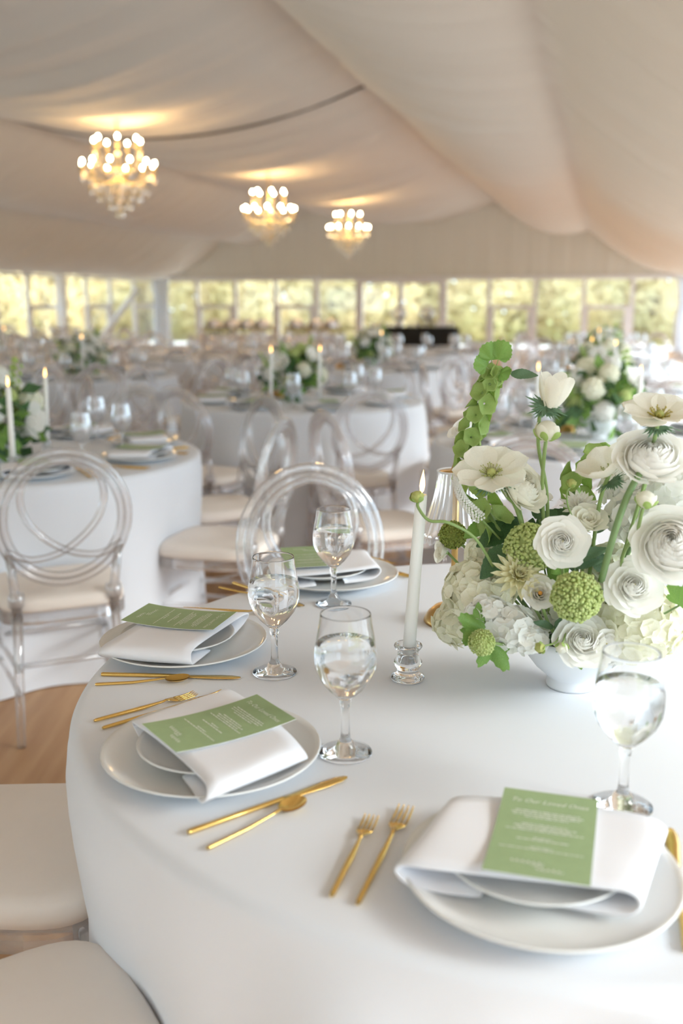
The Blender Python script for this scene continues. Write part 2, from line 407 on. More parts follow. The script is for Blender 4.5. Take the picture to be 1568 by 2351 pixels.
for i, (s, t) in enumerate(spots):
    back = i < 8; k = i if back else i-8
    o = thing('tree', ('yellow-green tree outside the end windows, %s from the left' % ORD[k]) if back else ('yellow-green tree outside the left side windows, %s from the front' % ORD[k]), 'tree', st(s, t, -.125), rnd.random()*6, 'trees outside the tent')
    ob('trunk', trunk, o); ob('crown', crowns[i % 3], o, T(0, 0, 2.5))

# ================================================================ CHANDELIERS
def chandelier(s, t, z, label):
    top = swag(t)[0]-.02
    root = thing('chandelier', label, 'chandelier', st(s, t, top), 0, 'crystal chandeliers')
    dz = z-top
    ob('chain', mesh('chain', tube([(0, 0, 0), (0, 0, dz+.22)], .012, 6), 'amber'), root)
    ob('canopy_cap', mesh('canopy_cap', lathe([(.0001, .01), (.06, .0), (.05, -.03), (.0001, -.05)], 16), 'amber'), root)
    ob('hub', mesh('hub', lathe([(.0001, .24), (.03, .2), (.05, .1), (.035, 0), (.07, -.08), (.04, -.2), (.0001, -.26)], 14), 'crystal'), root, T(0, 0, dz))
    arm = mesh('arm', tube(spline([(.03, 0, -.05), (.15, 0, -.13), (.30, 0, -.10), (.41, 0, -.02), (.42, 0, .0)], 5), .011, 6), 'crystal')
    arm2 = mesh('arm', tube(spline([(.03, 0, .05), (.12, 0, .0), (.22, 0, .06), (.27, 0, .20), (.27, 0, .26)], 5), .010, 6), 'crystal')
    cup = mesh('candle_cup', lathe([(.0001, 0), (.035, .005), (.04, .02), (.012, .02), (.012, .07), (.0001, .07)], 10), 'amber')
    bulb = mesh('bulb', lathe([(.0001, .07), (.015, .08), (.017, .092), (.012, .11), (.0001, .122)], 10), 'bulb')
    drop = mesh('crystal_drop', lathe([(.0001, 0), (.012, -.03), (.020, -.07), (.012, -.10), (.0001, -.115)], 6), 'crystal', False)
    for i in range(12):
        mx = T(0, 0, dz) @ RZ(2*PI*i/12)
        a = ob('arm', arm, root, mx); e = T(.42, 0, .0)
        ob('candle_cup', cup, a, e); ob('bulb', bulb, a, e); ob('crystal_drop', drop, a, T(.42, 0, -.01)); ob('crystal_drop', drop, a, T(.28, 0, -.1))
    for i in range(7):
        a = ob('arm', arm2, root, T(0, 0, dz) @ RZ(2*PI*(i+.5)/7)); e = T(.27, 0, .26)
        ob('candle_cup', cup, a, e); ob('bulb', bulb, a, e); ob('crystal_drop', drop, a, T(.27, 0, .25))
    for ring, (rr, zz, nn) in enumerate(((.33, -.15, 14), (.24, -.23, 12), (.13, -.32, 8), (.04, -.40, 4))):
        for i in range(nn):
            an = 2*PI*(i+.5*ring)/nn; ob('crystal_drop', drop, root, T(rr*math.cos(an), rr*math.sin(an), dz+zz))
        ob('crystal_ring', mesh('crystal_ring', tube([(rr*math.cos(2*PI*i/24), rr*math.sin(2*PI*i/24), zz) for i in range(24)], .007, 6, True), 'crystal'), root, T(0, 0, dz))
    ld = bpy.data.lights.new('chandelier_light', 'POINT'); ld.energy = 30; ld.color = (1, .62, .22); ld.shadow_soft_size = .22
    lo = bpy.data.objects.new('chandelier_light', ld); COL.objects.link(lo); lo.parent = root; lo.location = (0, 0, dz+.24)
for px, py, d, lab in ((272, 395, 12.1, 'largest crystal chandelier, nearest of the three, at upper left'), (618, 492, 17.1, 'middle one of the three crystal chandeliers'), (800, 532, 21.7, 'smallest and farthest crystal chandelier, near the end wall')):
    p = at(px, py, d); s_, t_ = p.x*SA+p.y*CA, p.x*CA-p.y*SA
    chandelier(s_, t_, p.z, lab)

# ================================================================ CHAIRS
def seat_outline(w, d, n=40, e=4.5):
    o = []
    for i in range(n):
        a = 2*PI*i/n; c, s_ = math.cos(a), math.sin(a)
        x = math.copysign(abs(c)**(2/e), c)*w; y = math.copysign(abs(s_)**(2/e), s_)*d
        o.append((x*(1+.05*y/d), y))
    return o
def cushion_vf():
    out = seat_outline(.205, .205); V, Fc = [], []; n = len(out)
    lay = [(.93, .418), (1, .424), (1.005, .438), (.985, .454), (.95, .463), (.85, .468), (.55, .472), (.2, .473)]
    for k, z in lay: V += [(x*k, y*k, z) for x, y in out]
    for j in range(len(lay)-1):
        for i in range(n): l = (i+1) % n; Fc.append([j*n+i, j*n+l, (j+1)*n+l, (j+1)*n+i])
    Fc.append(list(range(n-1, -1, -1))); Fc.append(list(range((len(lay)-1)*n, len(lay)*n)))
    return V, Fc
def frame_vf():
    out = seat_outline(.208, .208); inn = seat_outline(.175, .175); n = len(out); V = []
    for o, z in ((out, .383), (out, .417), (inn, .417), (inn, .383)): V += [(x, y, z) for x, y in o]
    return V, [[k*n+i, k*n+(i+1) % n, ((k+1) % 4)*n+(i+1) % n, ((k+1) % 4)*n+i] for k in range(4) for i in range(n)]
TILT = RX(R_(9)); BK = T(0, -.195, .44) @ TILT
def ring_vf(n=56, k=10):
    P = lambda r, cz, w: [Vector((w*r*math.cos(2*PI*i/n), 0, cz+r*math.sin(2*PI*i/n))) for i in range(n)]
    return xf(join(tube(P(.214, .288, .93), .0125, k, True), tube(P(.190, .288, .93), .0125, k, True)), BK)
def loop_vf(n=7, k=9):
    # looped ribbon: goes up and round inside the ring, crosses low down and sweeps out to both sides
    pts = [(-.175, .20), (-.10, .165), (0, .185), (.09, .26), (.125, .345), (.10, .425), (0, .468), (-.10, .425), (-.125, .345), (-.09, .26), (0, .187), (.10, .165), (.175, .20)]
    c = spline([(x, .014*math.sin(PI*i/6-PI/2), z) for i, (x, z) in enumerate(pts)], n)
    return xf(tube(c, .0115, k), BK)
LEGS = [((.185, .185, .41), (.19, .21, 0)), ((-.185, .185, .41), (-.19, .21, 0)), ((.15, -.185, .44), (.17, -.245, 0)), ((-.15, -.185, .44), (-.17, -.245, 0))]
def leg_vf(a, b_): return tube([a, (Vector(a)+Vector(b_))/2, b_], lambda t: .0165-.003*t, 10)
def lerp(a, b_, t): return Vector(a)+(Vector(b_)-Vector(a))*t
def stretchers():
    fr, fl, br_, bl = LEGS; o = []
    for z in (.45, .62):
        o += [tube([lerp(*fr, z), lerp(*br_, z)], .009, 8), tube([lerp(*fl, z), lerp(*bl, z)], .009, 8)]
    o.append(tube([lerp(*br_, .42), lerp(*bl, .42)], .009, 8)); o.append(tube([lerp(*fr, .42), lerp(*fl, .42)], .009, 8))
    return o
def post_vf(sx):
    top = BK @ Vector((sx*.165, 0, .18)); return tube([Vector((sx*.15, -.19, .40)), Vector((sx*.155, -.195, .50)), top], lambda t: .0165-.003*t, 10)
def collar_vf(sx): return xf(lathe([(.017, -.025), (.025, -.02), (.026, .02), (.017, .025)], 12), T(sx*.151, -.19, .465))
me_cush = mesh('seat_cushion', cushion_vf(), 'cushion')
def make_chair(name, acr):
    o = thing(name, 'x', 'chair')
    ob('seat_cushion', me_cush, o); ob('seat_frame', mesh('seat_frame', frame_vf(), acr, False), o)
    for a, b_ in LEGS: ob('leg', mesh('leg', leg_vf(a, b_), acr), o)
    for s_ in stretchers(): ob('stretcher', mesh('stretcher', s_, acr), o)
    for sx in (-1, 1):
        p = ob('back_post', mesh('back_post', post_vf(sx), acr), o); ob('collar', mesh('collar', collar_vf(sx), acr), p)
    ob('back_ring', mesh('back_ring', ring_vf(), acr), o); ob('back_loop', mesh('back_loop', loop_vf(), acr), o)
    return o
def far_chair_mesh():
    parts = [frame_vf()]+[tube(list(l), .015, 5) for l in LEGS]+[tube([lerp(*LEGS[0], .5), lerp(*LEGS[2], .5)], .009, 4), tube([lerp(*LEGS[1], .5), lerp(*LEGS[3], .5)], .009, 4)]
    parts += [post_vf(1), post_vf(-1), ring_vf(28, 5), loop_vf(3, 5)]
    return mesh('acrylic_frame', join(*parts), 'acrylic_thin')
chairA = None
def place(kind, x, y, rz, label, group=None):
    global chairA, chairB, chairF
    src = {'A': chairA, 'B': chairB, 'F': chairF}[kind]
    if src.get('used'): return dup(src, (x, y, 0), rz, label, group)
    src['used'] = 1; src.location = (x, y, 0); src.rotation_euler = (0, 0, rz); src['label'] = label
    if group: src['group'] = group
    return src
chairA = make_chair('dining_chair', 'acrylic')
chairB = make_chair('dining_chair', 'acrylic_thin')
chairF = tag(ob('dining_chair', far_chair_mesh()), 'x', 'chair'); ob('seat_cushion', me_cush, chairF)

CH = []
def chair_at(kind, c, ang, r, label, group=None, twist=0.0):
    a = R_(ang); x, y = c[0]+r*math.cos(a), c[1]+r*math.sin(a)
    if any((x-p)**2+(y-q)**2 < .16 for p, q in CH): return None
    CH.append((x, y))
    return place(kind, x, y, a+PI/2+R_(twist), label, group)

# ================================================================ TABLES
TH = .76
def cloth_vf(R, seed, folds=15, push=(), n=200, flare=.12, amp=.05):
    q = random.Random(seed); phs = [q.random()*6.28 for _ in range(6)]
    rows = []
    for r in (.0005, .2, .4, .6, .7): rows.append(('t', r*R/.77))
    E = .022
    for k in range(6): rows.append(('e', k/5*PI/2))
    nd = 16
    for k in range(1, nd+1): rows.append(('d', k/nd))
    V = []
    for kd, v in rows:
        for i in range(n):
            a = 2*PI*i/n
            if kd == 't': r, z = v, TH
            elif kd == 'e': r, z = R-E+E*math.sin(v), TH-E+E*math.cos(v)
            else:
                h = v; z = (TH-E)*(1-h)+.004
                wv = math.cos(folds*a+phs[0]+.8*math.sin(3*a+phs[1])+.5*math.sin(5*a+phs[2]))
                wv = wv*.75+.25*math.cos(2*folds*a+phs[3]+math.sin(4*a))
                g = h**.62
                r = R+.004*h + flare*g*(.55+.45*math.sin(2*a+phs[4])**2) + amp*g*wv*(.7+.3*math.sin(3*a+phs[5]))
                for (pa_, dp) in push:
                    da = (a-pa_+PI) % (2*PI)-PI
                    k_ = math.exp(-(da/.30)**2)*min(1, h/.38)
                    r = r*(1-k_)+(R-dp)*k_
            V.append((r*math.cos(a), r*math.sin(a), z))
    m = len(rows); Fc = []
    for k in range(m-1):
        for i in range(n): j = (i+1) % n; Fc.append([k*n+i, (k+1)*n+i, (k+1)*n+j, k*n+j])
    Fc.append(list(range(n)))
    return V, Fc
NC = Vector((.345, 1.57, 0)); NR = .775
chair_near = [(213.5, .925, 'L'), (179, .925, 'L'), (112.5, .92, 'B'), (70, .97, 'B'), (28, .97, 'B')]
tag(ob('tablecloth', mesh('tablecloth', cloth_vf(NR, 3, 13, [(R_(a), .055) for a, r, k in chair_near], 320, .10, .075), 'linen'), None, T(NC)), 'white floor-length cloth on the nearest round table, filling the foreground', 'tablecloth')
chair_at('A', NC, 213.5, .925, 'clear chair with beige seat at bottom left, cushion nearest the camera', twist=-2.5)
chair_at('A', NC, 179, .925, 'clear chair with beige seat cut by the left edge, beside the nearest table')
chair_at('A', NC, 112.5, .915, 'clear round-backed chair standing behind the nearest table, left of the candle', twist=-4)
chair_at('A', NC, 68, .985, 'clear round-backed chair behind the white flower centrepiece of the nearest table')

# ---------------- tableware meshes
def plate_prof(r, h, foot):
    return [(.0001, .003), (foot*.93, .003), (foot*.95, .0), (foot, .0), (foot*1.04, .004), (r*.8, h*.42), (r*.95, h*.82), (r*.995, h*.97), (r, h), (r*.99, h+.002), (r*.94, h*.86), (r*.78, h*.50), (foot*.95, .0075), (.0001, .007)]
me_charger = mesh('dinner_plate', lathe(plate_prof(.150, .022, .088), 64), 'china')
me_plate = mesh('salad_plate', lathe(plate_prof(.102, .017, .058), 56), 'china')
def napkin_vf(seed=1, wv=.080):
    q = random.Random(seed)
    prof = [(-.035, .0105), (-.08, .010), (-.113, .012), (-.127, .018), (-.131, .025), (-.125, .032), (-.112, .0355), (-.08, .036), (0, .0355), (.08, .036), (.112, .0355), (.125, .032), (.131, .025), (.127, .018), (.113, .012), (.08, .010), (.035, .0105)]
    c = spline([(x*.945, 0, z) for x, z in prof], 3); m = len(c); V, Fc = [], []; nv = 8; th = .0016
    for side in (1, -1):
        for i in range(m):
            a = c[max(0, i-1)]; b_ = c[min(m-1, i+1)]; t = (b_-a).normalized(); nr = Vector((-t.z, 0, t.x))
            for j in range(nv+1):
                y = (j/nv*2-1); wd = wv*(1+.05*math.sin(i*.3+seed)); sk = .016*y*math.sin(seed*2.1)
                rip = .0009*math.sin(y*3+i*.35+seed)
                V.append(Vector((c[i].x+sk, y*wd+.012*math.sin(seed+c[i].x*9), c[i].z+rip)) + nr*th*side)
    def id(s_, i, j): return s_*m*(nv+1)+i*(nv+1)+j
    for s_ in (0, 1):
        for i in range(m-1):
            for j in range(nv):
                f = [id(s_, i, j), id(s_, i+1, j), id(s_, i+1, j+1), id(s_, i, j+1)]; Fc.append(f if s_ else f[::-1])
    for i in range(m-1):
        for j, fl in ((0, 0), (nv, 1)):
            f = [id(0, i, j), id(0, i+1, j), id(1, i+1, j), id(1, i, j)]; Fc.append(f if not fl else f[::-1])
    for i in (0, m-1):
        for j in range(nv): Fc.append([id(0, i, j), id(0, i, j+1), id(1, i, j+1), id(1, i, j)])
    return V, Fc
me_napkin = [mesh('napkin', napkin_vf(k), 'napkin') for k in (1, 2, 3)]
# menu card: local x across, y along reading direction (heading at +y); gently bowed
CW, CL = .054, .091
def bow(x, y, b_=.005): return b_*(y/CL)**2
def card_vf():
    V, Fc = [], []; n = 12
    for z in (0, .0006):
        for j in range(n+1):
            y = (j/n*2-1)*CL
            for x in (-CW, CW): V.append((x, y, bow(x, y)+z))
    o = 2*(n+1)
    for j in range(n):
        a = 2*j; Fc += [[a, a+2, a+3, a+1], [o+a, o+a+1, o+a+3, o+a+2], [a, o+a, o+a+2, a+2], [a+1, a+3, o+a+3, o+a+1]]
    Fc += [[0, 1, o+1, o], [2*n, o+2*n, o+2*n+1, 2*n+1]]
    I = [1 if k % 4 != 1 else 0 for k in range(4*n)]+[1, 1]
    return V, Fc, I
me_card = mesh('menu_card', card_vf(), ['card', 'paper'], False)
def text_vf(body, size, cx, cy, shear=.35):
    cu = bpy.data.curves.new('heading', 'FONT'); cu.body = body; cu.size = size; cu.shear = shear; cu.align_x = 'CENTER'; cu.resolution_u = 2
    to = bpy.data.objects.new('heading', cu); COL.objects.link(to)
    bpy.context.view_layer.update()
    dg = bpy.context.evaluated_depsgraph_get(); me = to.evaluated_get(dg).to_mesh()
    V = [(v.co.x+cx, v.co.y+cy, bow(0, v.co.y+cy)+.0010) for v in me.vertices]; Fc = [list(p.vertices) for p in me.polygons]
    to.evaluated_get(dg).to_mesh_clear(); bpy.data.objects.remove(to); bpy.data.curves.remove(cu)
    return V, Fc
def rows_vf():
    q = random.Random(5); V, Fc = [], []
    def q4(x0, x1, y0, y1):
        o = len(V); V.extend([(x0, y0, bow(0, y0)+.001), (x1, y0, bow(0, y0)+.001), (x1, y1, bow(0, y1)+.001), (x0, y1, bow(0, y1)+.001)]); Fc.append([o, o+1, o+2, o+3])
    lines = [(.052, .036), (.0475, .040), (.043, .038), (.0385, .024), (.022, .026), (.0175, .034), (.013, .030), (.0085, .042), (-.0085, .010), (-.0130, .028), (-.0305, .012), (-.0350, .044)]
    for y, hw in lines:
        x = -hw
        while x < hw-.001:
            wd = min(q.uniform(.003, .009), hw-x); q4(x, x+wd, y*.92, y*.92+.0015+q.uniform(-.0002, .0003)); x += wd+.0013
    def squig(cx, cy, hw, ht, waves):
        pts = [Vector((cx-hw+2*hw*i/60+.3*ht*math.sin(i/60*waves*6.28+1), cy+ht*math.sin(i/60*waves*6.28)*(.5+.5*abs(math.sin(i*.37))), 0)) for i in range(61)]
        for i in range(60):
            a, b_ = pts[i], pts[i+1]; d = (b_-a); nn = Vector((-d.y, d.x, 0)).normalized()*.0005
            o = len(V); V.extend([(p.x, p.y, bow(0, p.y)+.001) for p in (a-nn, b_-nn, b_+nn, a+nn)]); Fc.append([o, o+1, o+2, o+3])
    squig(-.012, -.060, .017, .0032, 6); squig(.012, -.072, .014, .0032, 5); q4(-.006, .006, -.0660, -.0648)
    return V, Fc
me_ink = mesh('printed_text', join(text_vf('To Our Loved Ones', .0105, 0, .066), rows_vf()), 'ink', False)
# cutlery along +y, handle end at y=0
def bar_vf(st_):  # stations (y, halfwidth, zmid, halfthick)
    V, Fc = [], []; k = 8
    for y, hw, z, ht in st_:
        for i in range(k):
            a = 2*PI*(i+.5)/k; V.append((hw*math.cos(a)*1.06, y, z+ht*math.sin(a)))
    for j in range(len(st_)-1):
        for i in range(k): l = (i+1) % k; Fc.append([j*k+i, j*k+l, (j+1)*k+l, (j+1)*k+i])
    Fc.append(list(range(k))); Fc.append(list(range(len(st_)*k-1, (len(st_)-1)*k-1, -1)))
    return V, Fc
me_khandle = mesh('handle', bar_vf([(0, .003, .0033, .003), (.003, .0038, .0035, .0034), (.07, .0036, .0035, .0034), (.135, .003, .0035, .003)]), 'gold')
me_kblade = mesh('blade', join(bar_vf([(.133, .003, .0035, .003), (.15, .0055, .003, .0012), (.20, .0085, .003, .0010), (.222, .0075, .003, .0009), (.234, .004, .003, .0008), (.2365, .001, .003, .0005)])), 'gold')
me_shandle = mesh('handle', bar_vf([(0, .0022, .003, .002), (.003, .0028, .003, .0025), (.06, .0025, .003, .0024), (.10, .0019, .006, .0018), (.113, .0023, .0075, .0016)]), 'gold')
def spoonbowl():
    def fn(u, v):
        a = v*2*PI; r = u; x = .0145*r*math.sin(a); y = .113+.0205-.0205*r*math.cos(a); return Vector((x, y, .0018+.0065*r**2.2+.0012*math.cos(a)*r*-1))
    top = grid(6, 28, fn); low = ([Vector(p)-Vector((0, 0, .0012)) for p in top[0]], [f[::-1] for f in top[1]]); return join(top, low)
me_sbowl = mesh('bowl', spoonbowl(), 'gold')
def fork(L, w):
    hd = bar_vf([(0, .002, .003, .0018), (.003, .003, .0032, .0026), (L*.45, .0036, .0034, .0032), (L*.66, .002, .005, .0018), (L*.7, .0024, .0068, .0015)])
    hs = bar_vf([(L*.69, .0024, .0066, .0014), (L*.73, w*.55, .006, .0012), (L*.765, w*.95, .0045, .0012), (L*.80, w, .0035, .0012)])
    tn = [bar_vf([(L*.795, .0016, .0035, .0012), (L*.88, .0014, .003, .0011), (L*.96, .0012, .0045, .001), (L, .0004, .0065, .0005)]) for _ in range(4)]
    out = []
    for i, t in enumerate(tn): out.append(([Vector((p[0]+(i-1.5)*w*.58, p[1], p[2])) for p in t[0]], t[1]))
    return hd, hs, out
def fork_meshes(L, w):
    hd, hs, tn = fork(L, w); return mesh('handle', hd, 'gold'), mesh('head', hs, 'gold'), [mesh('tine', t, 'gold') for t in tn]
FK_L = fork_meshes(.212, .0105); FK_S = fork_meshes(.172, .0095)
def knife(p, rz, label, group=None):
    o = thing('dinner_knife', label, 'knife', p, rz, group); ob('handle', me_khandle, o); ob('blade', me_kblade, o); return o
def spoon(p, rz, label, group=None):
    o = thing('teaspoon', label, 'spoon', p, rz, group); ob('handle', me_shandle, o); ob('bowl', me_sbowl, o); return o
def forkt(p, rz, label, big=True, group=None):
    a, b_, t = FK_L if big else FK_S
    o = thing('dinner_fork' if big else 'salad_fork', label, 'fork', p, rz, group); ob('handle', a, o); h = ob('head', b_, o)
    for q in t: ob('tine', q, h)
    return o
# goblet
def flute(a, z, r):
    return 1+.010*math.cos(12*a)*max(0, math.sin(PI*min(1, max(0, (z-.082)/.06)))) if .082 < z < .142 else 1
gp_out = [(.0001, .0008), (.036, 0), (.0375, .0012), (.037, .0028), (.020, .0055), (.0135, .010), (.0118, .016), (.0075, .022), (.0062, .030), (.0056, .050), (.0058, .066), (.0075, .073), (.0085, .077), (.0075, .080), (.013, .085), (.024, .0955), (.035, .110), (.0415, .126), (.0432, .140), (.0425, .154), (.0395, .172), (.0362, .190), (.0350, .2005), (.0347, .2030), (.03455, .2038), (.0342, .20425)]
gp_in = [(.0338, .2042), (.0336, .2037), (.03355, .2030)]+[(max(r-.0011, 1e-4), z) for r, z in ((.0350, .2005), (.0362, .190), (.0395, .172), (.0425, .154), (.0432, .140), (.0415, .126), (.035, .1115), (.024, .0985), (.012, .0905), (.0001, .088))]
me_goblet = mesh('goblet', lathe(gp_out+gp_in, 48, flute), 'glass')
W0 = .163
gp_w = [(.0001, .0876), (.0115, .0900), (.0233, .0980), (.0343, .1110), (.0408, .126), (.0425, .140), (.0418, .154), (.0402, W0-.001), (.0398, W0), (.0001, W0)]
me_water = mesh('water', lathe(gp_w, 48, flute), 'water')
me_goblet2 = mesh('goblet', lathe(gp_out+gp_in, 18), 'shade')
me_water2 = mesh('water', lathe([(max(r-.001, 1e-4), z) for r, z in gp_w], 18), 'shade')
def goblet(p, label, near=True, group=None):
    o = tag(ob('water_goblet', me_goblet if near else me_goblet2, None, T(Vector(p))), label, 'glass', group)
    ob('water', me_water if near else me_water2, o); return o
# taper candle in a glass holder
me_holder = mesh('candle_holder', lathe([(.0001, .003), (.022, .002), (.027, .001), (.0285, .004), (.027, .008), (.020, .011), (.017, .015), (.0195, .021), (.0235, .028), (.0235, .033), (.019, .041), (.0175, .046), (.018, .051), (.0225, .056), (.024, .059), (.0225, .062), (.0165, .062), (.0122, .058), (.0118, .030), (.0001, .029)], 40), 'glass')
me_holder2 = mesh('candle_holder', lathe([(.0001, .003), (.027, .001), (.0285, .006), (.018, .013), (.0235, .030), (.0175, .046), (.024, .059), (.016, .062), (.0118, .05), (.0001, .049)], 14), 'shade')
def candle_meshes(k=20):
    c = lathe([(.0001, 0), (.0110, 0), (.0105, .10), (.0098, .20), (.0092, .282), (.0085, .285), (.005, .284), (.0001, .2835)], k)
    wck = tube([(0, 0, .283), (.0005, 0, .290), (.001, 0, .294)], .0006, 5)
    fl = lathe([(.0001, .286), (.0032, .291), (.0044, .299), (.0036, .308), (.0018, .317), (.0001, .325)], 12)
    return mesh('wax', c, 'wax'), mesh('wick', wck, 'dark'), mesh('flame', fl, 'flame')
CM = candle_meshes(); 
def candle(p, label, hl, tilt=(0, 0), near=True, group=None, hgroup=None):
    h = tag(ob('candle_holder', me_holder if near else me_holder2, None, T(Vector(p))), hl, 'candle holder', hgroup)
    o = thing('taper_candle', label, 'candle', Vector(p)+Vector((0, 0, .0305)), 0, group)
    o.rotation_euler = (tilt[0], tilt[1], 0)
    ob('wax', CM[0], o); ob('wick', CM[1], o); ob('flame', CM[2], o); return o
# cordless table lamp
def rib(a, z, r): return 1+.030*math.cos(26*a)*(1 if z < .30 else .5)
lp = []
def shade_prof():
    o = []
    for k in range(11):
        u = k/10; o.append((.036+.034*(u**1.7)*1.0-.0*u, .300-.128*u))
    return o
sp = shade_prof(); shv = lathe(sp+[(r-.002, z) for r, z in reversed(sp)], 104, rib, cap=False)
shv = ([(x, y, z-(.006*abs(math.cos(13*math.atan2(y, x))) if z < .174 else 0)) for x, y, z in shv[0]], shv[1])
LM = {'base': mesh('base', lathe([(.0001, 0), (.056, 0), (.058, .003), (.057, .007), (.050, .020), (.037, .032), (.020, .038), (.009, .040), (.0001, .041)], 40), 'brass'),
      'rod': mesh('rod', lathe([(.0065, .038), (.0065, .312), (.0001, .312)], 14), 'brass'),
      'shade': mesh('lamp_shade', shv, 'shade'), 'rim': mesh('shade_rim', tube([(.036*math.cos(2*PI*i/40), .036*math.sin(2*PI*i/40), .301) for i in range(40)], .0022, 6, True), 'ceramic'),
      'cap': mesh('shade_cap', lathe([(.0001, .300), (.033, .299), (.033, .301), (.012, .302), (.008, .312), (.006, .318), (.0001, .319)], 24), 'brass')}
def lamp(p, label, group=None):
    o = thing('table_lamp', label, 'lamp', p, 0, group)
    ob('base', LM['base'], o); ob('rod', LM['rod'], o); s_ = ob('lamp_shade', LM['shade'], o); ob('shade_rim', LM['rim'], s_); ob('shade_cap', LM['cap'], o); return o

# ---------------- near table settings (plate centre, direction towards the table centre)
def setting(c, facing, where, near=True, k=0, off=(0, 0), cardpos=None, cardrot=0.0, grp=None):
    """facing = angle of the reading direction"""
    g = (lambda n: n+' '+grp) if grp else (lambda n: None)
    rz = facing-PI/2; z = TH+.0006; z2 = z+.0080
    tag(ob('dinner_plate', me_charger, None, T(c.x, c.y, z)), 'large white plate '+where, 'plate', g('large plates'))
    mxn = T(c.x+off[0], c.y+off[1], z2-.0005) @ RZ(rz)
    tag(ob('salad_plate', me_plate, None, mxn @ T(0, 0, .009)), 'small plate under napkin '+where, 'plate', g('small plates'))
    tag(ob('napkin', me_napkin[k % 3], None, mxn), 'folded white napkin '+where, 'napkin', g('napkins'))
    cp_ = Vector((cardpos[0], cardpos[1], 0)) if cardpos else Vector((c.x+off[0], c.y+off[1], 0))
    m_ = tag(ob('menu_card', me_card, None, T(cp_.x, cp_.y, z2+.0395) @ RZ(rz+cardrot)), ('sage green menu card '+where), 'menu', g('menu cards'))
    ob('printed_text', me_ink, m_, None, 'stuff')
w_R = 'of the setting nearest the camera'; w_M = 'of the setting left of the front goblet'; w_L = 'of the setting at the left edge of the nearest table'; w_B = 'of the setting on the far side of the nearest table'
cR = Vector((.215, .975, 0)); cM = Vector((-.178, 1.272, 0)); cL = Vector((-.285, 1.716, 0)); cB = Vector((-.022, 2.165, 0))
setting(cR, R_(73.5), w_R, k=0, off=(-.004, .008), cardpos=(.220, .988))
setting(cM, R_(35), w_M, k=1, off=(.002, -.008), cardpos=(-.168, 1.280))
setting(cL, R_(-13), w_L, k=2, off=(-.010, -.006), cardpos=(-.297, 1.748), cardrot=R_(-4))
setting(cB, R_(-70), w_B, k=0, off=(-.02, .005), cardpos=(-.072, 2.185), cardrot=R_(-8))
def two(px0, px1): return onz(*px0, TH), onz(*px1, TH)
def lay(fn, a, b_, label, **kw):
    p, q = two(a, b_); p.z = TH+.0006; fn(p, math.atan2(q.y-p.y, q.x-p.x)-PI/2, label, **kw)
lay(knife, (233, 1553), (551, 1560), 'gold knife beside the left-edge setting, above the spoon')
lay(spoon, (219, 1576), (408, 1566), 'gold teaspoon beside the left-edge setting, below its knife')
lay(knife, (432, 1918), (815, 1782), 'long gold knife in front of the setting left of the front goblet')
lay(spoon, (476, 1954), (700, 1845), 'gold teaspoon lying just below the long knife in the centre foreground')
lay(forkt, (216, 1660), (430, 1604), 'small gold fork half hidden behind the napkin left of the front goblet, handle outermost', big=False)
lay(forkt, (235, 1677), (572, 1580), 'large gold fork with four tines showing behind the plate left of the front goblet')
lay(forkt, (761, 2064), (852, 1885), 'small gold fork left of the nearest plate', big=False)
lay(forkt, (821, 2082), (962, 1802), 'large gold fork touching the nearest plate on its left')
kp = onz(1576, 2190, TH); kq = onz(1541, 1922, TH); kp.z = TH+.0006
knife(kp, math.atan2(kq.y-kp.y, kq.x-kp.x)-PI/2, 'gold knife cut by the right edge, right of the nearest plate')
lay(spoon, (503, 1352), (690, 1393), 'gold teaspoon behind the left goblet, in front of the far-side setting')
lay(knife, (535, 1342), (720, 1402), 'gold knife behind the left goblet, next to the far-side plate')
lay(forkt, (800, 1268), (925, 1306), 'small gold fork right of the far-side plate, farther one', big=False)
lay(forkt, (800, 1290), (934, 1325), 'large gold fork right of the far-side plate, nearer one')
lay(forkt, (420, 1400), (606, 1411), 'gold fork mostly hidden behind the left-edge plate')
for px, lab in (((631, 1545), 'water goblet standing right of the left-edge setting'), ((793, 1729), 'water goblet in the centre foreground, right of the second plate'), ((766, 1388), 'water goblet beside the far-side setting, behind the centre goblet'), ((1428, 1852), 'blurred water goblet at right, behind the nearest plate')):
    p = onz(*px, TH); goblet((p.x, p.y, TH+.0004), lab)
cp = onz(936, 1560, TH); candle((cp.x, cp.y, TH+.0004), 'tall lit white taper candle left of the flower centrepiece', 'small clear glass candlestick left of the white flower bowl', (0, R_(3.6)))
candle((.50, 1.74, TH+.0004), 'lit white taper candle mostly hidden behind the flowers of the nearest table', 'clear glass candlestick hidden behind the flowers of the nearest table')
lpp = onz(1040, 1428, TH); lamp((lpp.x, lpp.y, TH+.0004), 'gold table lamp with ribbed clear shade left of the flower centrepiece')

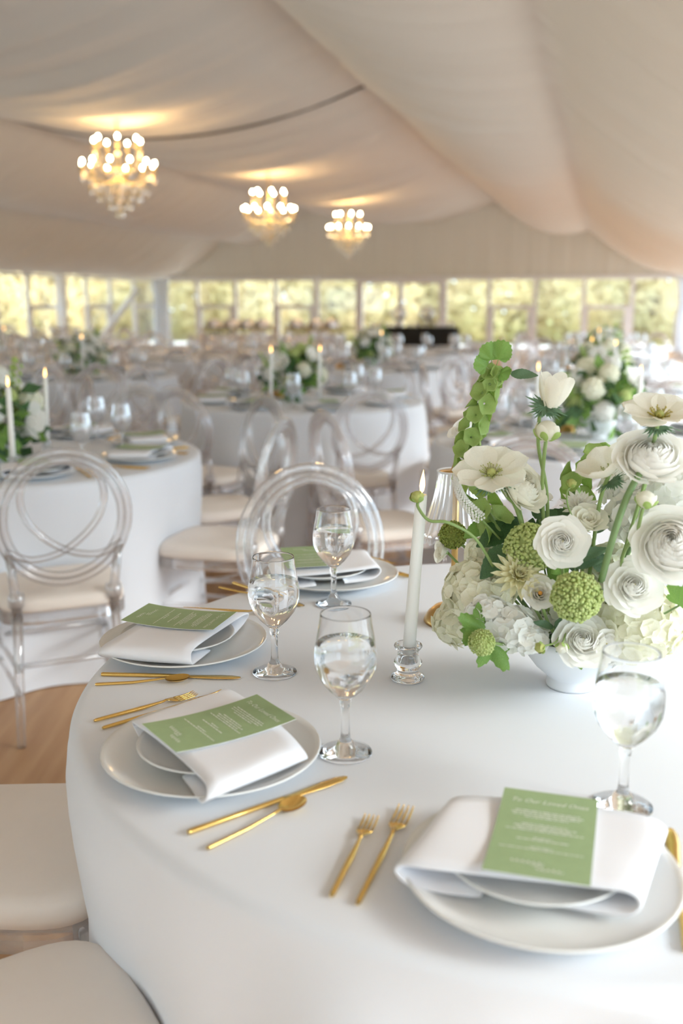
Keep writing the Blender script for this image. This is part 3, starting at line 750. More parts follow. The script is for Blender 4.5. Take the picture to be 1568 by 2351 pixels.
# ================================================================ FLOWERS
def petal_vf(L, W, cup=.25, curl=.1, nu=6, nv=7, tip=.75, ruf=0.0, back=0.0):
    def fn(u, v):
        x = u*2-1; wd = W*(.22+.78*math.sin(PI/2*v/.58)) if v < .58 else W*math.sqrt(max(.004, 1-((v-.58)/.425)**2.3))
        y = L*v; z = cup*W*x*x*math.sin(PI*v*.8+.3) + curl*L*v*v - back*L*v**4 + ruf*L*math.sin(x*7+v*3)*v*v
        return Vector((x*wd, y*(1-.06*x*x*v), z))
    return grid(nu, nv, fn)
def wrap_petal(r, h, alpha, flare=.3, lean=0.0, ruf=.03, nu=8, nv=6, sp=.12):
    def fn(u, v):
        x = u*2-1; an = x*alpha*(.55+.45*math.sin(PI*min(1, v*.75+.15)))
        rad = r*(.35+.65*math.sin(PI*.5*min(1, v*1.25))) + flare*r*max(0, v-.5)**2*4 + sp*r*x + ruf*r*math.sin(x*6+v*4)*v
        return Vector((rad*math.cos(an), rad*math.sin(an), h*v*(1-.16*x*x)-lean*r*v*v))
    return grid(nu, nv, fn)
ROSE = {}
def rose_layers(kind, mt):
    key = (kind, mt)
    if key in ROSE: return ROSE[key]
    if kind == 'ranunculus': L = [(.12, .95, 1.5, -.5, 3), (.21, .95, 1.4, -.48, 4), (.31, .94, 1.35, -.46, 4), (.41, .92, 1.25, -.44, 5), (.52, .89, 1.2, -.40, 5), (.63, .85, 1.1, -.34, 6), (.74, .79, 1.05, -.24, 6), (.85, .71, 1.0, -.06, 6), (.95, .60, .95, .22, 7)]
    elif kind == 'rose': L = [(.10, .84, 1.5, -.4, 3), (.18, .84, 1.4, -.38, 3), (.27, .83, 1.35, -.33, 4), (.37, .80, 1.25, -.25, 4), (.48, .76, 1.15, -.10, 5), (.60, .69, 1.05, .12, 5), (.72, .58, 1.0, .36, 5), (.82, .45, .95, .55, 6)]
    else: L = [(.20, .62, 1.3, -.1, 3), (.32, .70, 1.2, .05, 4), (.45, .74, 1.1, .25, 4), (.58, .70, 1.0, .5, 5)]
    ROSE[key] = [(mesh('petal', wrap_petal(r, h, al, fl, ruf=.04 if kind != 'ranunculus' else .02), mt), n) for r, h, al, fl, n in L]
    return ROSE[key]
def stem_to(root, foot, tip, mid=None, r=.0025, mt='stem'):
    pts = [Vector((0, 0, 0))]+([Vector(m_)-foot for m_ in mid] if mid else [(Vector(tip)-foot)*.5+Vector((0, 0, .0))])+[Vector(tip)-foot]
    ob('stem', mesh('stem', tube(spline(pts, 5), r, 8), mt), root)
FOOT = Vector((.378, 1.547, TH+.075))
def flower(name, label, tip, cat='flower', mid=None, r=.0025, mt='stem', stem=True):
    foot = FOOT+Vector((max(-.035, min(.035, (tip.x-FOOT.x)*.3)), max(-.035, min(.035, (tip.y-FOOT.y)*.3)), 0))
    root = thing(name, label, cat, foot)
    if stem: stem_to(root, foot, tip, mid, r, mt)
    return root, foot
def bloom_mx(tip, foot, axis, scale=1.0, roll=0.0): return T(tip-foot) @ axis_mx(axis, roll) @ S(scale)
VIEW = Vector((-.15, -.93, .32))
def rose(px, py, Y, rpx_m, axis, label, kind='rose', mt='white', name='rose', core=None, mid=None):
    p = at(px, py, Y); root, foot = flower(name, label, p, mid=mid, stem=False)
    ax = Vector(axis).normalized(); base = p-ax*rpx_m*.45
    stem_to(root, foot, base, [foot+(base-foot)*.6+Vector((0, 0, -.01))])
    mx = bloom_mx(base, foot, ax, rpx_m, rnd.random()*6)
    for k, (me, n) in enumerate(rose_layers(kind, mt)):
        for i in range(n): ob('petal', me, root, mx @ RZ(2*PI*(i+.37*k)/n+.9*k) @ RX(0))
    ob('inner_bud', mesh('inner_bud', xf(lathe([(.0001, 0), (.08, .1), (.10, .35), (.07, .60), (.03, .70), (.0001, .71)], 12, lambda a, z, r: 1+.12*math.cos(3*a+z*9)), T(0, 0, 0)), 'yellowish'), root, mx) if kind != 'lis' else None
    if core: ob('flower_centre', mesh('flower_centre', xf(sphere(.11, 10, 6), T(0, 0, .50)), core), root, mx)
    ob('calyx', mesh('calyx', lathe([(.05, -.12), (.18, -.05), (.34, .1), (.36, .2)], 10, cap=False), 'stem'), root, mx)
    return root
FLO = {}
def floret(mt):
    if mt not in FLO:
        pt = petal_vf(.5, .36, .15, .12, 3, 3, .8)
        FLO[mt] = mesh('floret', join(*[xf(pt, RZ(PI/2*i+.1*i) @ RX(.1)) for i in range(4)]), mt)
    return FLO[mt]
def hydrangea(px, py, Y, r, label, mt='hyd', n=90, sz=.021, sq=.85, name='hydrangea', lo=-.55, cmt=None):
    p = at(px, py, Y); root, foot = flower(name, label, p, r=.004, mt='stemd')
    ob('core', mesh('core', xf(sphere(r*.86, 14, 9, sq), T(p-foot)), cmt or mt), root)
    ax = axis_mx((p-FOOT).normalized()*.5+Vector((0, -.4, .6)))
    for v in fib(n, lo):
        d = (ax.to_3x3() @ v); jit = 1+rnd.uniform(-.07, .10); c = p-foot+Vector((d.x*r, d.y*r, d.z*r*sq))*jit
        ob('floret', floret(mt), root, T(c) @ axis_mx(d+Vector((rnd.uniform(-.4, .4), rnd.uniform(-.4, .4), rnd.uniform(-.4, .4))), rnd.random()*6) @ S(sz*rnd.uniform(1.15, 1.75)))
    return root
def viburnum(px, py, Y, r, label, mt='vib', n=620, leaves=()):
    p = at(px, py, Y); root, foot = flower('viburnum', label, p, r=.0025)
    ob('core', mesh('core', xf(sphere(r*.84, 16, 10), T(p-foot)), mt), root)
    parts = []; one = sphere(1.0, 6, 4, .8)
    for v in fib(n):
        v = (v+Vector((rnd.uniform(-.07, .07), rnd.uniform(-.07, .07), rnd.uniform(-.07, .07)))).normalized()
        lump = math.sin(v.x*8+px)*math.sin(v.y*9+1)*math.sin(v.z*8+2)
        b_ = r*(.93+.07*lump+rnd.uniform(-.03, .04))
        parts.append(xf(one, T(v*b_) @ axis_mx(v) @ S(r*rnd.uniform(.062, .098))))
    ob('florets', mesh('florets', join(*parts), mt), root, T(p-foot), 'stuff')
    return root, foot
def leaf_vf(L, W, serr=9, fold=.25, bend=-.15, lobes=0):
    V, Fc = [], []; n = 26
    for i in range(n+1):
        v = i/n
        if lobes: wd = W*(.35+.65*abs(math.sin(PI*(v*1.5+.22))))*(1-v)**.35*min(1, v*9+.12)
        else: wd = W*math.sin(PI*(v*.93+.05)**.8)**.9
        wd *= 1+.14*((v*serr*2) % 1)-.07
        for x in (-1, -.5, 0, .5, 1):
            V.append(Vector((x*wd, L*v-(.10*L*abs(x) if lobes else .0), fold*abs(x)*wd*.6+bend*L*v*v+.02*L*math.sin(v*9+x*3))))
    for i in range(n):
        for k in range(4): Fc.append([i*5+k, i*5+k+1, i*5+5+k+1, i*5+5+k])
    return V, Fc
def polar_leaf(kind):
    V, Fc = [Vector((0, 0, 0))], []; n = 60; rings = (.3, .6, .85, 1.0)
    for rr in rings:
        for i in range(n+1):
            th = (i/n*2-1)*(2.35 if kind == 'round' else 2.1)
            if kind == 'round': r = (.55+.20*math.cos(th))*(1+.10*(.5-abs((i*.25) % 1-.5))*2*(rr > .9))*(1+.08*math.cos(3*th))
            else:
                r = .46+.54*max(math.exp(-((th)/.42)**2), .80*math.exp(-((abs(th)-1.05)/.36)**2), .30*math.exp(-((abs(th)-1.85)/.3)**2))
                if rr > .9: r *= 1+.13*((i*.31) % 1)-.06
            V.append(Vector((math.sin(th)*r*rr, math.cos(th)*r*rr+(.18 if kind == 'round' else .12)*rr, .05*math.cos(5*th)*rr-.16*rr*rr*(.6+.4*math.cos(th)))))
    for i in range(n): Fc.append([0, 1+i, 2+i])
    for k in range(3):
        for i in range(n): a = 1+k*(n+1)+i; Fc.append([a, a+n+1, a+n+2, a+1])
    return V, Fc
LEAF = {'maple': mesh('leaf', polar_leaf('maple'), 'leafb'), 'round': mesh('leaf', polar_leaf('round'), 'leafb'), 'dark': mesh('leaf', leaf_vf(1, .30), 'leaf'), 'bright': mesh('leaf', leaf_vf(1, .34), 'leafb'), 'lobed': mesh('leaf', leaf_vf(1, .50, 8, .15, -.1, 3), 'leafb'), 'grey': mesh('leaf', leaf_vf(1, .2), 'leafg'), 'lobedark': mesh('leaf', leaf_vf(1, .48, 9, .2, -.1, 3), 'leaf')}
def frond_vf():
    parts = []
    for k, (a, L) in enumerate(((-.9, .55), (-.45, .8), (0, 1), (.45, .8), (.9, .55))):
        for sgn, l2 in ((0, L), (-.35, L*.75), (.35, L*.75)):
            parts.append(xf(leaf_vf(l2, .075, 4, .2, -.25), RZ(a+sgn*.6)))
    return join(*parts)
me_frond = mesh('collar_leaf', frond_vf(), 'leafg')
def leaf_mx(p, d, up, L): 
    y = Vector(d).normalized(); z = Vector(up); z = (z-y*z.dot(y)).normalized(); x = y.cross(z)
    m_ = Matrix((x, y, z)).transposed().to_4x4(); return T(p) @ m_ @ S(L)
def leaf_sprig(px, py, Y, px2, py2, L, kind, label, n=1, up=(-.2, -.7, .7)):
    a, b_ = at(px, py, Y), at(px2, py2, Y-.01)
    root, foot = flower('leaf_sprig', label, a, 'foliage', r=.0016, mt='stemd')
    d = b_-a
    ob('leaf', LEAF[kind], root, leaf_mx(a-foot, d, up, L))
    for k in range(1, n):
        ob('leaf', LEAF[kind], root, leaf_mx((a-foot)*(.97-.05*k), d+Vector((rnd.uniform(-.05, .05), rnd.uniform(-.04, .04), rnd.uniform(-.04, .04)))*1.3, up, L*.8))
    return root
def anemone(px, py, Y, r, axis, label, mt='cream', n=8, openness=.15, stem_px=None, cm='pollg', collar=True, mids=None, sr=.0032):
    p = at(px, py, Y); ax = Vector(axis).normalized(); base = p-ax*r*.1
    root, foot = flower('anemone', label, base, stem=False)
    mid = [at(x, y, yy) for x, y, yy in mids] if mids else None
    stem_to(root, foot, base, mid, sr)
    mx = bloom_mx(base, foot, ax, r, rnd.random()*6)
    pm = mesh('petal', petal_vf(1.0, .46, .28, openness, 7, 8, .62, .012), mt)
    for i in range(n): ob('petal', pm, root, mx @ RZ(2*PI*i/n+rnd.uniform(-.12, .12)) @ T(0, .06, .03*(i % 2)) @ RX(openness*.9+rnd.uniform(-.1, .1)))
    ob('flower_centre', mesh('flower_centre', xf(sphere(.13, 12, 7), T(0, 0, .10)), 'pollg'), root, mx)
    stam = [tube([Vector((.10*math.cos(a), .10*math.sin(a), .05)), Vector((q*math.cos(a), q*math.sin(a), .16+.08*math.sin(a*7))), Vector(((q+.03)*math.cos(a), (q+.03)*math.sin(a), .18+.08*math.sin(a*7)))], lambda t: .010+.014*(t > .8), 4) for a, q in ((2*PI*i/40, .2+.1*((i*7) % 5)/5) for i in range(40))]
    ob('stamens', mesh('stamens', join(*stam), cm), root, mx, 'stuff')
    if collar:
        for i in range(3): ob('collar_leaf', me_frond, root, T(base-ax*r*.28-foot) @ axis_mx(ax, 2.1*i+.4) @ RX(.15) @ S(r*.62))
    return root
def bud(px, py, Y, r, axis, label, mids, mt='cream', sr=.0022):
    p = at(px, py, Y); ax = Vector(axis).normalized(); base = p-ax*r*.8
    root, foot = flower('ranunculus_bud', label, base, stem=False)
    foot2 = at(*mids[0]); root.location = foot2
    stem_to(root, foot2, base, [at(*m_) for m_ in mids[1:]], sr)
    mx = T(base-foot2) @ axis_mx(ax) @ S(r)
    ob('bud', mesh('bud', xf(sphere(.92, 18, 12, .92), T(0, 0, .85)), mt), root, mx)
    wp = mesh('petal', wrap_petal(.98, 1.45, .8, -.12, ruf=.01), mt); sp_ = mesh('sepal', wrap_petal(1.04, .95, .42, .05, ruf=.01), 'bell')
    for i in range(4): ob('petal', wp, root, mx @ RZ(i*PI/2+.3))
    for i in range(5): ob('sepal', sp_, root, mx @ RZ(i*2*PI/5))
    return root

# bowl
def bowl_vf(n=48):
    pr = [(.0001, .002), (.037, .001), (.040, .0), (.0405, .004), (.038, .014), (.041, .019), (.060, .035), (.076, .056), (.084, .078), (.086, .090), (.0835, .0905), (.081, .078), (.072, .056), (.055, .037), (.03, .025), (.0001, .022)]
    return lathe(pr, n)
BP = Vector((.378, 1.547, TH+.0004))
me_bowl = mesh('flower_bowl', bowl_vf(), 'ceramic')
tag(ob('flower_bowl', me_bowl, None, T(BP)), 'white footed ceramic bowl holding the flowers of the nearest table', 'bowl')
tag(ob('flower_foam', mesh('flower_foam', lathe([(.0001, .026), (.05, .037), (.068, .058), (.074, .078), (.06, .098), (.0001, .105)], 20), 'leaf'), None, T(BP)), 'dark foam filling the white flower bowl, seen between petals', 'flower foam')

# main heads
hydrangea(1105, 1355, 1.56, .054, 'cream hydrangea head at the left of the flower bowl', n=110)
hydrangea(1465, 1425, 1.47, .064, 'large cream hydrangea head at the lower right of the flower bowl', n=120)
hydrangea(1475, 1190, 1.53, .05, 'white hydrangea head at the right of the bouquet, above the big rose', 'hydw', n=90)
hydrangea(1060, 1430, 1.60, .040, 'small cream hydrangea head hanging low beside the lamp base', n=60)
hydrangea(1165, 1440, 1.475, .036, 'white stock blossom cluster at lower left of the bouquet', 'hydw', 60, .018, name='stock_flower')
hydrangea(1120, 1405, 1.48, .026, 'white stock blossom cluster beside the small green viburnum', 'hydw', 36, .017, name='stock_flower')
hydrangea(1215, 1465, 1.46, .024, 'white stock blossom cluster just over the bowl rim', 'hydw', 36, .016, name='stock_flower')
hydrangea(1120, 1275, 1.60, .030, 'small cream hydrangea cluster under the dark leaf', n=44)
hydrangea(1400, 1300, 1.56, .034, 'cream hydrangea cluster behind the right lisianthus', n=50)
hydrangea(1440, 1120, 1.58, .038, 'white stock cluster behind the thick anemone stem', 'hydw', 56, .018, name='stock_flower')
hydrangea(1550, 1130, 1.50, .04, 'white stock cluster at the right edge below the top rose', 'hydw', 50, .018, name='stock_flower')
hydrangea(1395, 1480, 1.50, .03, 'white stock cluster at the bowl rim right of the yellow-spotted bloom', 'hydw', 44, .017, name='stock_flower')
hydrangea(1270, 1420, 1.55, .034, 'white stock cluster between the two green viburnum balls', 'hydw', 44, .018, name='stock_flower')
# roses, lisianthus, ranunculus
rose(1291, 1244, 1.43, .0315, (-.12, -.9, .35), 'open white lisianthus in the middle of the bouquet, facing the camera', 'rose', 'white', 'lisianthus', None)
rose(1240, 1362, 1.45, .031, (-.05, -.85, .5), 'white lisianthus with orange centre left of the front green ball', 'lis', 'white', 'lisianthus', 'orange')
rose(1338, 1470, 1.42, .034, (-.1, -.8, .6), 'white rose drooping over the rim of the flower bowl', 'rose', 'white')
rose(1392, 1478, 1.42, .028, (.3, -.9, .1), 'white bloom with a yellow spot over the bowl rim', 'lis', 'white', 'lisianthus', 'pollen')
rose(1455, 1345, 1.40, .035, (-.05, -.85, .5), 'white lisianthus with pale yellow centre right of the front green ball', 'rose', 'white', 'lisianthus', 'yellowish')
rose(1545, 1250, 1.38, .050, (-.3, -.75, .55), 'very large white ranunculus cut by the right edge', 'ranunculus', 'white', 'ranunculus')
rose(1495, 1050, 1.44, .046, (-.1, -.6, .8), 'large white ranunculus at upper right of the bouquet', 'ranunculus', 'white', 'ranunculus')
rose(1200, 1118, 1.52, .038, (.5, -.6, .55), 'big cream ranunculus seen from the side behind the left anemone', 'ranunculus', 'cream', 'ranunculus')
rose(1352, 1195, 1.50, .034, (.1, -.55, .8), 'cream cup-shaped lisianthus behind the open white one', 'lis', 'cream', 'lisianthus')
rose(1062, 985, 1.68, .030, (-.6, -.2, .75), 'white lisianthus peeking out behind the bells of Ireland', 'lis', 'white', 'lisianthus')
rose(1012, 1266, 1.66, .024, (-.9, -.2, .1), 'small cream bloom hanging left of the lamp pole', 'lis', 'cream', 'lisianthus')
rose(1240, 1140, 1.60, .024, (.3, -.3, .9), 'small white lisianthus behind the twin bud stems', 'lis', 'white', 'lisianthus')
rose(1130, 1190, 1.62, .022, (-.2, -.5, .8), 'small white bloom under the left anemone', 'lis', 'cream', 'lisianthus')
# chrysanthemums
def mum(px, py, Y, r, axis, label, mt):
    p = at(px, py, Y); root, foot = flower('chrysanthemum', label, p); mx = bloom_mx(p, foot, Vector(axis), r, .3)
    for k, (n, L, tl) in enumerate(((16, 1.0, .12), (16, .86, .45), (13, .70, .8), (10, .52, 1.1), (6, .36, 1.35))):
        pm = mesh('petal', petal_vf(L, .11, .8, .12, 3, 5, .6), mt)
        for i in range(n): ob('petal', pm, root, mx @ RZ(2*PI*i/n+.2*k) @ T(0, .05, .02*k) @ RX(tl))
    ob('flower_centre', mesh('flower_centre', xf(sphere(.13, 10, 6), T(0, 0, .12)), 'pollen'), root, mx)
mum(1188, 1325, 1.475, .044, (.1, -.75, .65), 'pale yellow chrysanthemum under the middle green ball', 'yellowish')
mum(1330, 1170, 1.56, .035, (.1, -.6, .8), 'white chrysanthemum half hidden behind the cup-shaped lisianthus', 'white')
# viburnum
viburnum(1040, 1228, 1.66, .0245, 'small dark green viburnum ball in front of the lamp pole', 'vibd', 460)
viburnum(1216, 1258, 1.50, .040, 'green viburnum ball in the middle of the bouquet, left of the open lisianthus')
viburnum(1323, 1370, 1.40, .0375, 'largest bright green viburnum ball at the front of the bouquet')
vr, vf_ = viburnum(1106, 1475, 1.42, .0205, 'small green viburnum with maple-like leaves hanging low at left', 'vib', 330)
def add_leaf(root, foot, a, b_, Y, L, kind, up=(-.1, -.8, .5)): ob('leaf', LEAF[kind], root, leaf_mx(at(*a, Y)-foot, at(*b_, Y-.012)-at(*a, Y), up, L))
add_leaf(vr, vf_, (1128, 1470), (1160, 1530), 1.45, .046, 'maple'); add_leaf(vr, vf_, (1112, 1445), (1060, 1415), 1.45, .042, 'maple'); add_leaf(vr, vf_, (1095, 1450), (1070, 1475), 1.45, .026, 'maple')
# anemones
anemone(1128, 1085, 1.50, .058, (-.15, -.42, .88), 'cream anemone with pale green centre at upper left of the bouquet', 'cream', 7, .12, mids=[(1195, 1195, 1.52), (1165, 1140, 1.51)])
anemone(1514, 952, 1.44, .055, (.0, -.30, .95), 'cream anemone with yellow stamens at the top right corner of the bouquet', 'cream', 8, .12, mids=[(1470, 1150, 1.48), (1500, 1020, 1.45)], cm='pollen')
anemone(1395, 1085, 1.48, .048, (-.55, -.15, .8), 'cream anemone in profile at the right, on a thick bent stem', 'cream', 7, .35, mids=[(1365, 1230, 1.52), (1380, 1140, 1.50)])
# tall anemone bud with collar
def tall_bud():
    p = at(1262, 935, 1.54); foot = at(1258, 1210, 1.55); root = thing('anemone', 'tall closed white anemone bud on a long curved stem above the bouquet', 'flower', foot)
    stem_to(root, foot, at(1240, 945, 1.54), [at(1254, 1120, 1.55), at(1236, 1020, 1.545)], .0030)
    mx = T(p-foot) @ axis_mx((.18, -.1, 1)) @ S(.036)
    pm = mesh('petal', wrap_petal(.62, 1.5, .75, .22, ruf=.05), 'cream')
    for i in range(6): ob('petal', pm, root, mx @ RZ(i*PI/3) @ S(1-.06*(i % 2)))
    for d, L in (((-.8, -.1, .65), .036), ((-.9, -.3, -.1), .030), ((-.3, -.6, -.3), .022), ((.9, -.3, -.15), .034), ((.5, -.6, .1), .024), ((.2, .5, .4), .026)): ob('collar_leaf', me_frond, root, leaf_mx(p-foot+Vector((-.006, 0, -.002)), d, (.1, -.8, .6), L))
tall_bud()
bud(1256, 990, 1.53, .0185, (.05, -.1, 1), 'round ranunculus bud on a long upright stem', [(1248, 1200, 1.54), (1245, 1110, 1.54), (1250, 1040, 1.53)], 'cream', .0030)
bud(958, 1141, 1.49, .0105, (-.2, -.1, 1), 'green ranunculus bud on an S-curved stem crossing the candle', [(1132, 1300, 1.50), (1090, 1235, 1.48), (1030, 1200, 1.47), (985, 1195, 1.475), (960, 1165, 1.485)], 'pollg', .0024)
bud(1483, 1148, 1.40, .0150, (.1, -.1, 1), 'pale ranunculus bud on a curved stem at the right of the bouquet', [(1425, 1310, 1.42), (1432, 1270, 1.42), (1462, 1220, 1.41), (1474, 1175, 1.40)], 'cream', .0026)
bud(1312, 1110, 1.5, .008, (.2, -.1, 1), 'tiny green bud on a drooping stalk beside the right bells of Ireland', [(1330, 1220, 1.5), (1305, 1165, 1.5), (1302, 1130, 1.5)], 'pollg', .0014)
bud(1240, 1487, 1.41, .0085, (-.7, -.4, -.2), 'long pale green lisianthus bud low over the bowl rim', [(1290, 1450, 1.44), (1275, 1475, 1.42)], 'pollg', .0014)
bud(1290, 1487, 1.41, .0095, (-.1, -.5, -.7), 'pale lisianthus bud pointing down over the bowl rim', [(1300, 1440, 1.44), (1295, 1468, 1.42)], 'cream', .0014)
bud(1044, 1345, 1.60, .009, (-.9, -.1, .1), 'closed lisianthus bud jutting left across the lamp pole', [(1090, 1345, 1.6), (1068, 1345, 1.6)], 'pollg', .0012)
# thick stem of the upper right ranunculus
ts = thing('anemone_stalk', 'thick smooth green stalk crossing the right of the bouquet', 'stalk', at(1380, 1335, 1.41))
ob('stalk', mesh('stalk', tube(spline([Vector(), at(1410, 1225, 1.40)-ts.location, at(1440, 1140, 1.41)-ts.location, at(1470, 1085, 1.42)-ts.location], 5), .0052, 10), 'stemd'), ts)
# bells of Ireland
bell_me = mesh('bell', lathe([(.10, 0), (.30, .18), (.55, .42), (.86, .62), (1.0, .70), (.97, .72), (.80, .62), (.50, .44), (.2, .2)], 14, lambda a, z, r: 1+.10*math.cos(5*a)*(r > .6), cap=False), 'bell')
def bells(pts, Y, label, n, s0, s1, leaves=True):
    P = spline([at(x, y, Y+dy) for x, y, dy in pts], 8); foot = P[0]
    root = thing('bells_of_ireland', label, 'flower', foot)
    ob('stem', mesh('stem', tube([p-foot for p in P], lambda t: .0035-.002*t, 8), 'stem'), root)
    for i in range(n):
        u = (i+.5)/n; q = u*(len(P)-1.001); k = int(q); p = P[k].lerp(P[k+1], q-k); tn = (P[k+1]-P[k]).normalized()
        sz = s0+(s1-s0)*u; a = i*2.4; o_ = tn.orthogonal().normalized(); d = (Matrix.Rotation(a, 3, tn) @ o_)
        ob('bell', bell_me, root, T(p-foot+d*sz*.42) @ axis_mx(d+tn*.28+Vector((0, -.2, 0)), i) @ S(sz*rnd.uniform(.85, 1.15)))
        ob('flower_eye', mesh('flower_eye', sphere(.2, 6, 4), 'stem'), root, T(p-foot+d*sz*.4) @ S(sz)) if i % 3 == 0 else None
    if leaves:
        tip = P[-1]; tn = (P[-1]-P[-2]).normalized()
        for (x, y, L, kd) in ((1152, 800, .026, 'round'), (1122, 800, .024, 'round'), (1100, 832, .021, 'round'), (1160, 858, .018, 'round'), (1205, 860, .034, 'grey')):
            e = at(x, y, Y-.005); b_ = tip.lerp(e, .55)
            l = ob('leaf', LEAF[kd], root, leaf_mx(b_-foot, e-tip+Vector((0, 0, .002)), (0, -.95, .3), L*1.25)); ob('leaf_stalk', mesh('leaf_stalk', tube([tip-foot, b_-foot], .0008, 5), 'stem'), root)
    return root
bells([(1150, 1225, -.02), (1090, 1120, .02), (1072, 1040, .03), (1095, 955, .03), (1125, 880, .02), (1135, 855, .02)], 1.58, 'tall curving spike of green bells of Ireland at upper left of the bouquet', 42, .0215, .0125)
bells([(1340, 1190, 0), (1320, 1120, .02), (1330, 1075, .03), (1370, 1050, .03), (1410, 1045, .03)], 1.60, 'short spike of green bells of Ireland behind the right anemone', 16, .021, .014, False)
# veronica
def veronica():
    P = spline([at(1150, 1240, 1.55), at(1105, 1192, 1.52), at(1065, 1150, 1.51), at(1047, 1105, 1.52), at(1050, 1075, 1.53)], 8); foot = P[0]
    root = thing('veronica', 'white veronica spike curving in front of the lamp shade', 'flower', foot)
    ob('stem', mesh('stem', tube([p-foot for p in P], .0018, 6), 'stem'), root)
    parts = []
    for i in range(330):
        u = .26+.74*i/330; q = u*(len(P)-1.001); k = int(q); p = P[k].lerp(P[k+1], q-k); tn = (P[k+1]-P[k]).normalized(); d = Matrix.Rotation(i*2.4, 3, tn) @ tn.orthogonal().normalized()
        w_ = .0085*(1-.72*(u-.26)/.74); parts.append(xf(sphere(.0021, 5, 3), T(p-foot+d*w_)))
    ob('florets', mesh('florets', join(*parts), 'white'), root, None, 'stuff')
veronica()
# foliage
for a in ((1190, 1205, 1.56, 1085, 1250, .075, 'dark', 'pointed dark leaf at the left, above the cream hydrangea', 3),
          (1175, 1255, 1.51, 1105, 1318, .070, 'dark', 'dark serrated leaf pointing down across the cream hydrangea', 1),
          (1120, 1205, 1.60, 1075, 1225, .045, 'bright', 'green leaf beside the small dark viburnum', 2),
          (1200, 1240, 1.58, 1150, 1180, .065, 'dark', 'dark leaf under the cream anemone', 5),
          (1270, 1200, 1.57, 1225, 1165, .050, 'lobedark', 'toothed leaf behind the twin bud stems', 2),
          (1300, 1290, 1.49, 1255, 1340, .045, 'bright', 'small leaf under the open white lisianthus', 2),
          (1320, 1285, 1.50, 1380, 1260, .055, 'grey', 'grey-green feathery leaf right of the open white lisianthus', 3),
          (1330, 1260, 1.52, 1395, 1300, .06, 'lobedark', 'dark divided leaf beside the thick green stem', 2),
          (1300, 1440, 1.45, 1320, 1410, .032, 'bright', 'bright leaf below the largest green ball', 2),
          (1270, 1440, 1.46, 1225, 1425, .035, 'grey', 'grey-green leaf right of the low stock blossoms', 3),
          (1310, 1470, 1.44, 1280, 1460, .035, 'dark', 'dark leaf in the gap over the bowl', 2),
          (1325, 1505, 1.43, 1335, 1535, .022, 'bright', 'tiny green leaf lying against the front of the bowl', 1),
          (1230, 1220, 1.60, 1290, 1180, .07, 'dark', 'dark leaf deep in the middle of the bouquet', 5),
          (1560, 1390, 1.40, 1575, 1360, .04, 'maple', 'green leaf at the right edge below the large ranunculus', 1),
          (1370, 1200, 1.55, 1430, 1160, .05, 'grey', 'grey leaf behind the thick green stem', 2),
          (1400, 1330, 1.48, 1445, 1290, .04, 'dark', 'dark leaf between the right lisianthus and hydrangea', 2),
          (1160, 1290, 1.58, 1060, 1285, .05, 'lobedark', 'dark lobed leaf at left, over the lamp pole', 1)):
    leaf_sprig(*a)

# ================================================================ NEIGHBOUR TABLES
me_cloths = [mesh('tablecloth', cloth_vf(.762, 20+k, 16, (), 128, .05, .035), 'linen') for k in range(3)]
FA = {}
def arrangement_meshes():
    q = random.Random(4)
    hyd = lambda mt, n, sq: mesh('bloom', join(sphere(.80, 10, 7), *[xf(FLOV, T(v*.86) @ axis_mx(v, q.random()*6) @ S(.42)) for v in fib(n)]), mt)
    FLOV = join(*[xf(petal_vf(.5, .36, .15, .12, 2, 2, .8), RZ(PI/2*i)) for i in range(4)])
    FA['h'] = hyd('hyd', 60, 1); FA['w'] = hyd('hydw', 60, 1); FA['v'] = hyd('vib', 90, 1); FA['o'] = hyd('orange', 50, 1); FA['p'] = hyd('pink', 50, 1)
    FA['r'] = mesh('rose', join(*[xf(wrap_petal(r, h, al, fl, nu=4, nv=3), RZ(2*PI*i/4+k)) for k, (r, h, al, fl) in enumerate(((.3, .7, 1.2, .1), (.55, .75, 1.0, .3), (.8, .65, 1.0, .5))) for i in range(4)]), 'white')
    def foliage(seed):
        qq = random.Random(seed); P = []
        for i in range(80):
            v = Vector((qq.gauss(0, 1), qq.gauss(0, 1), qq.gauss(.35, .7))).normalized(); L = qq.uniform(.05, .09)
            P.append(xf(([Vector((-.3, .5, .04)), Vector((0, 0, 0)), Vector((.3, .5, .04)), Vector((0, 1, -.1))], [[0, 1, 2, 3]]), T(Vector((0, 0, .12))+v*qq.uniform(.08, .16)) @ axis_mx(v, qq.random()*6) @ RX(qq.uniform(.2, 1.3)) @ S(L)))
        return P
    FA['fol'] = [mesh('foliage', join(*foliage(k)), 'leaf') for k in (1, 2)]; FA['folb'] = [mesh('foliage', join(*foliage(k)), 'leafb') for k in (3, 4)]
    FA['bells'] = mesh('bells_of_ireland', join(*[xf(lathe([(.1, 0), (.5, .4), (1, .7)], 7, cap=False), T(.012*math.cos(i*2.1), .012*math.sin(i*2.1), .12+.010*i) @ axis_mx((math.cos(i*2.1), math.sin(i*2.1), .6)) @ S(.022-.0004*i)) for i in range(24)]), 'bell')
arrangement_meshes()
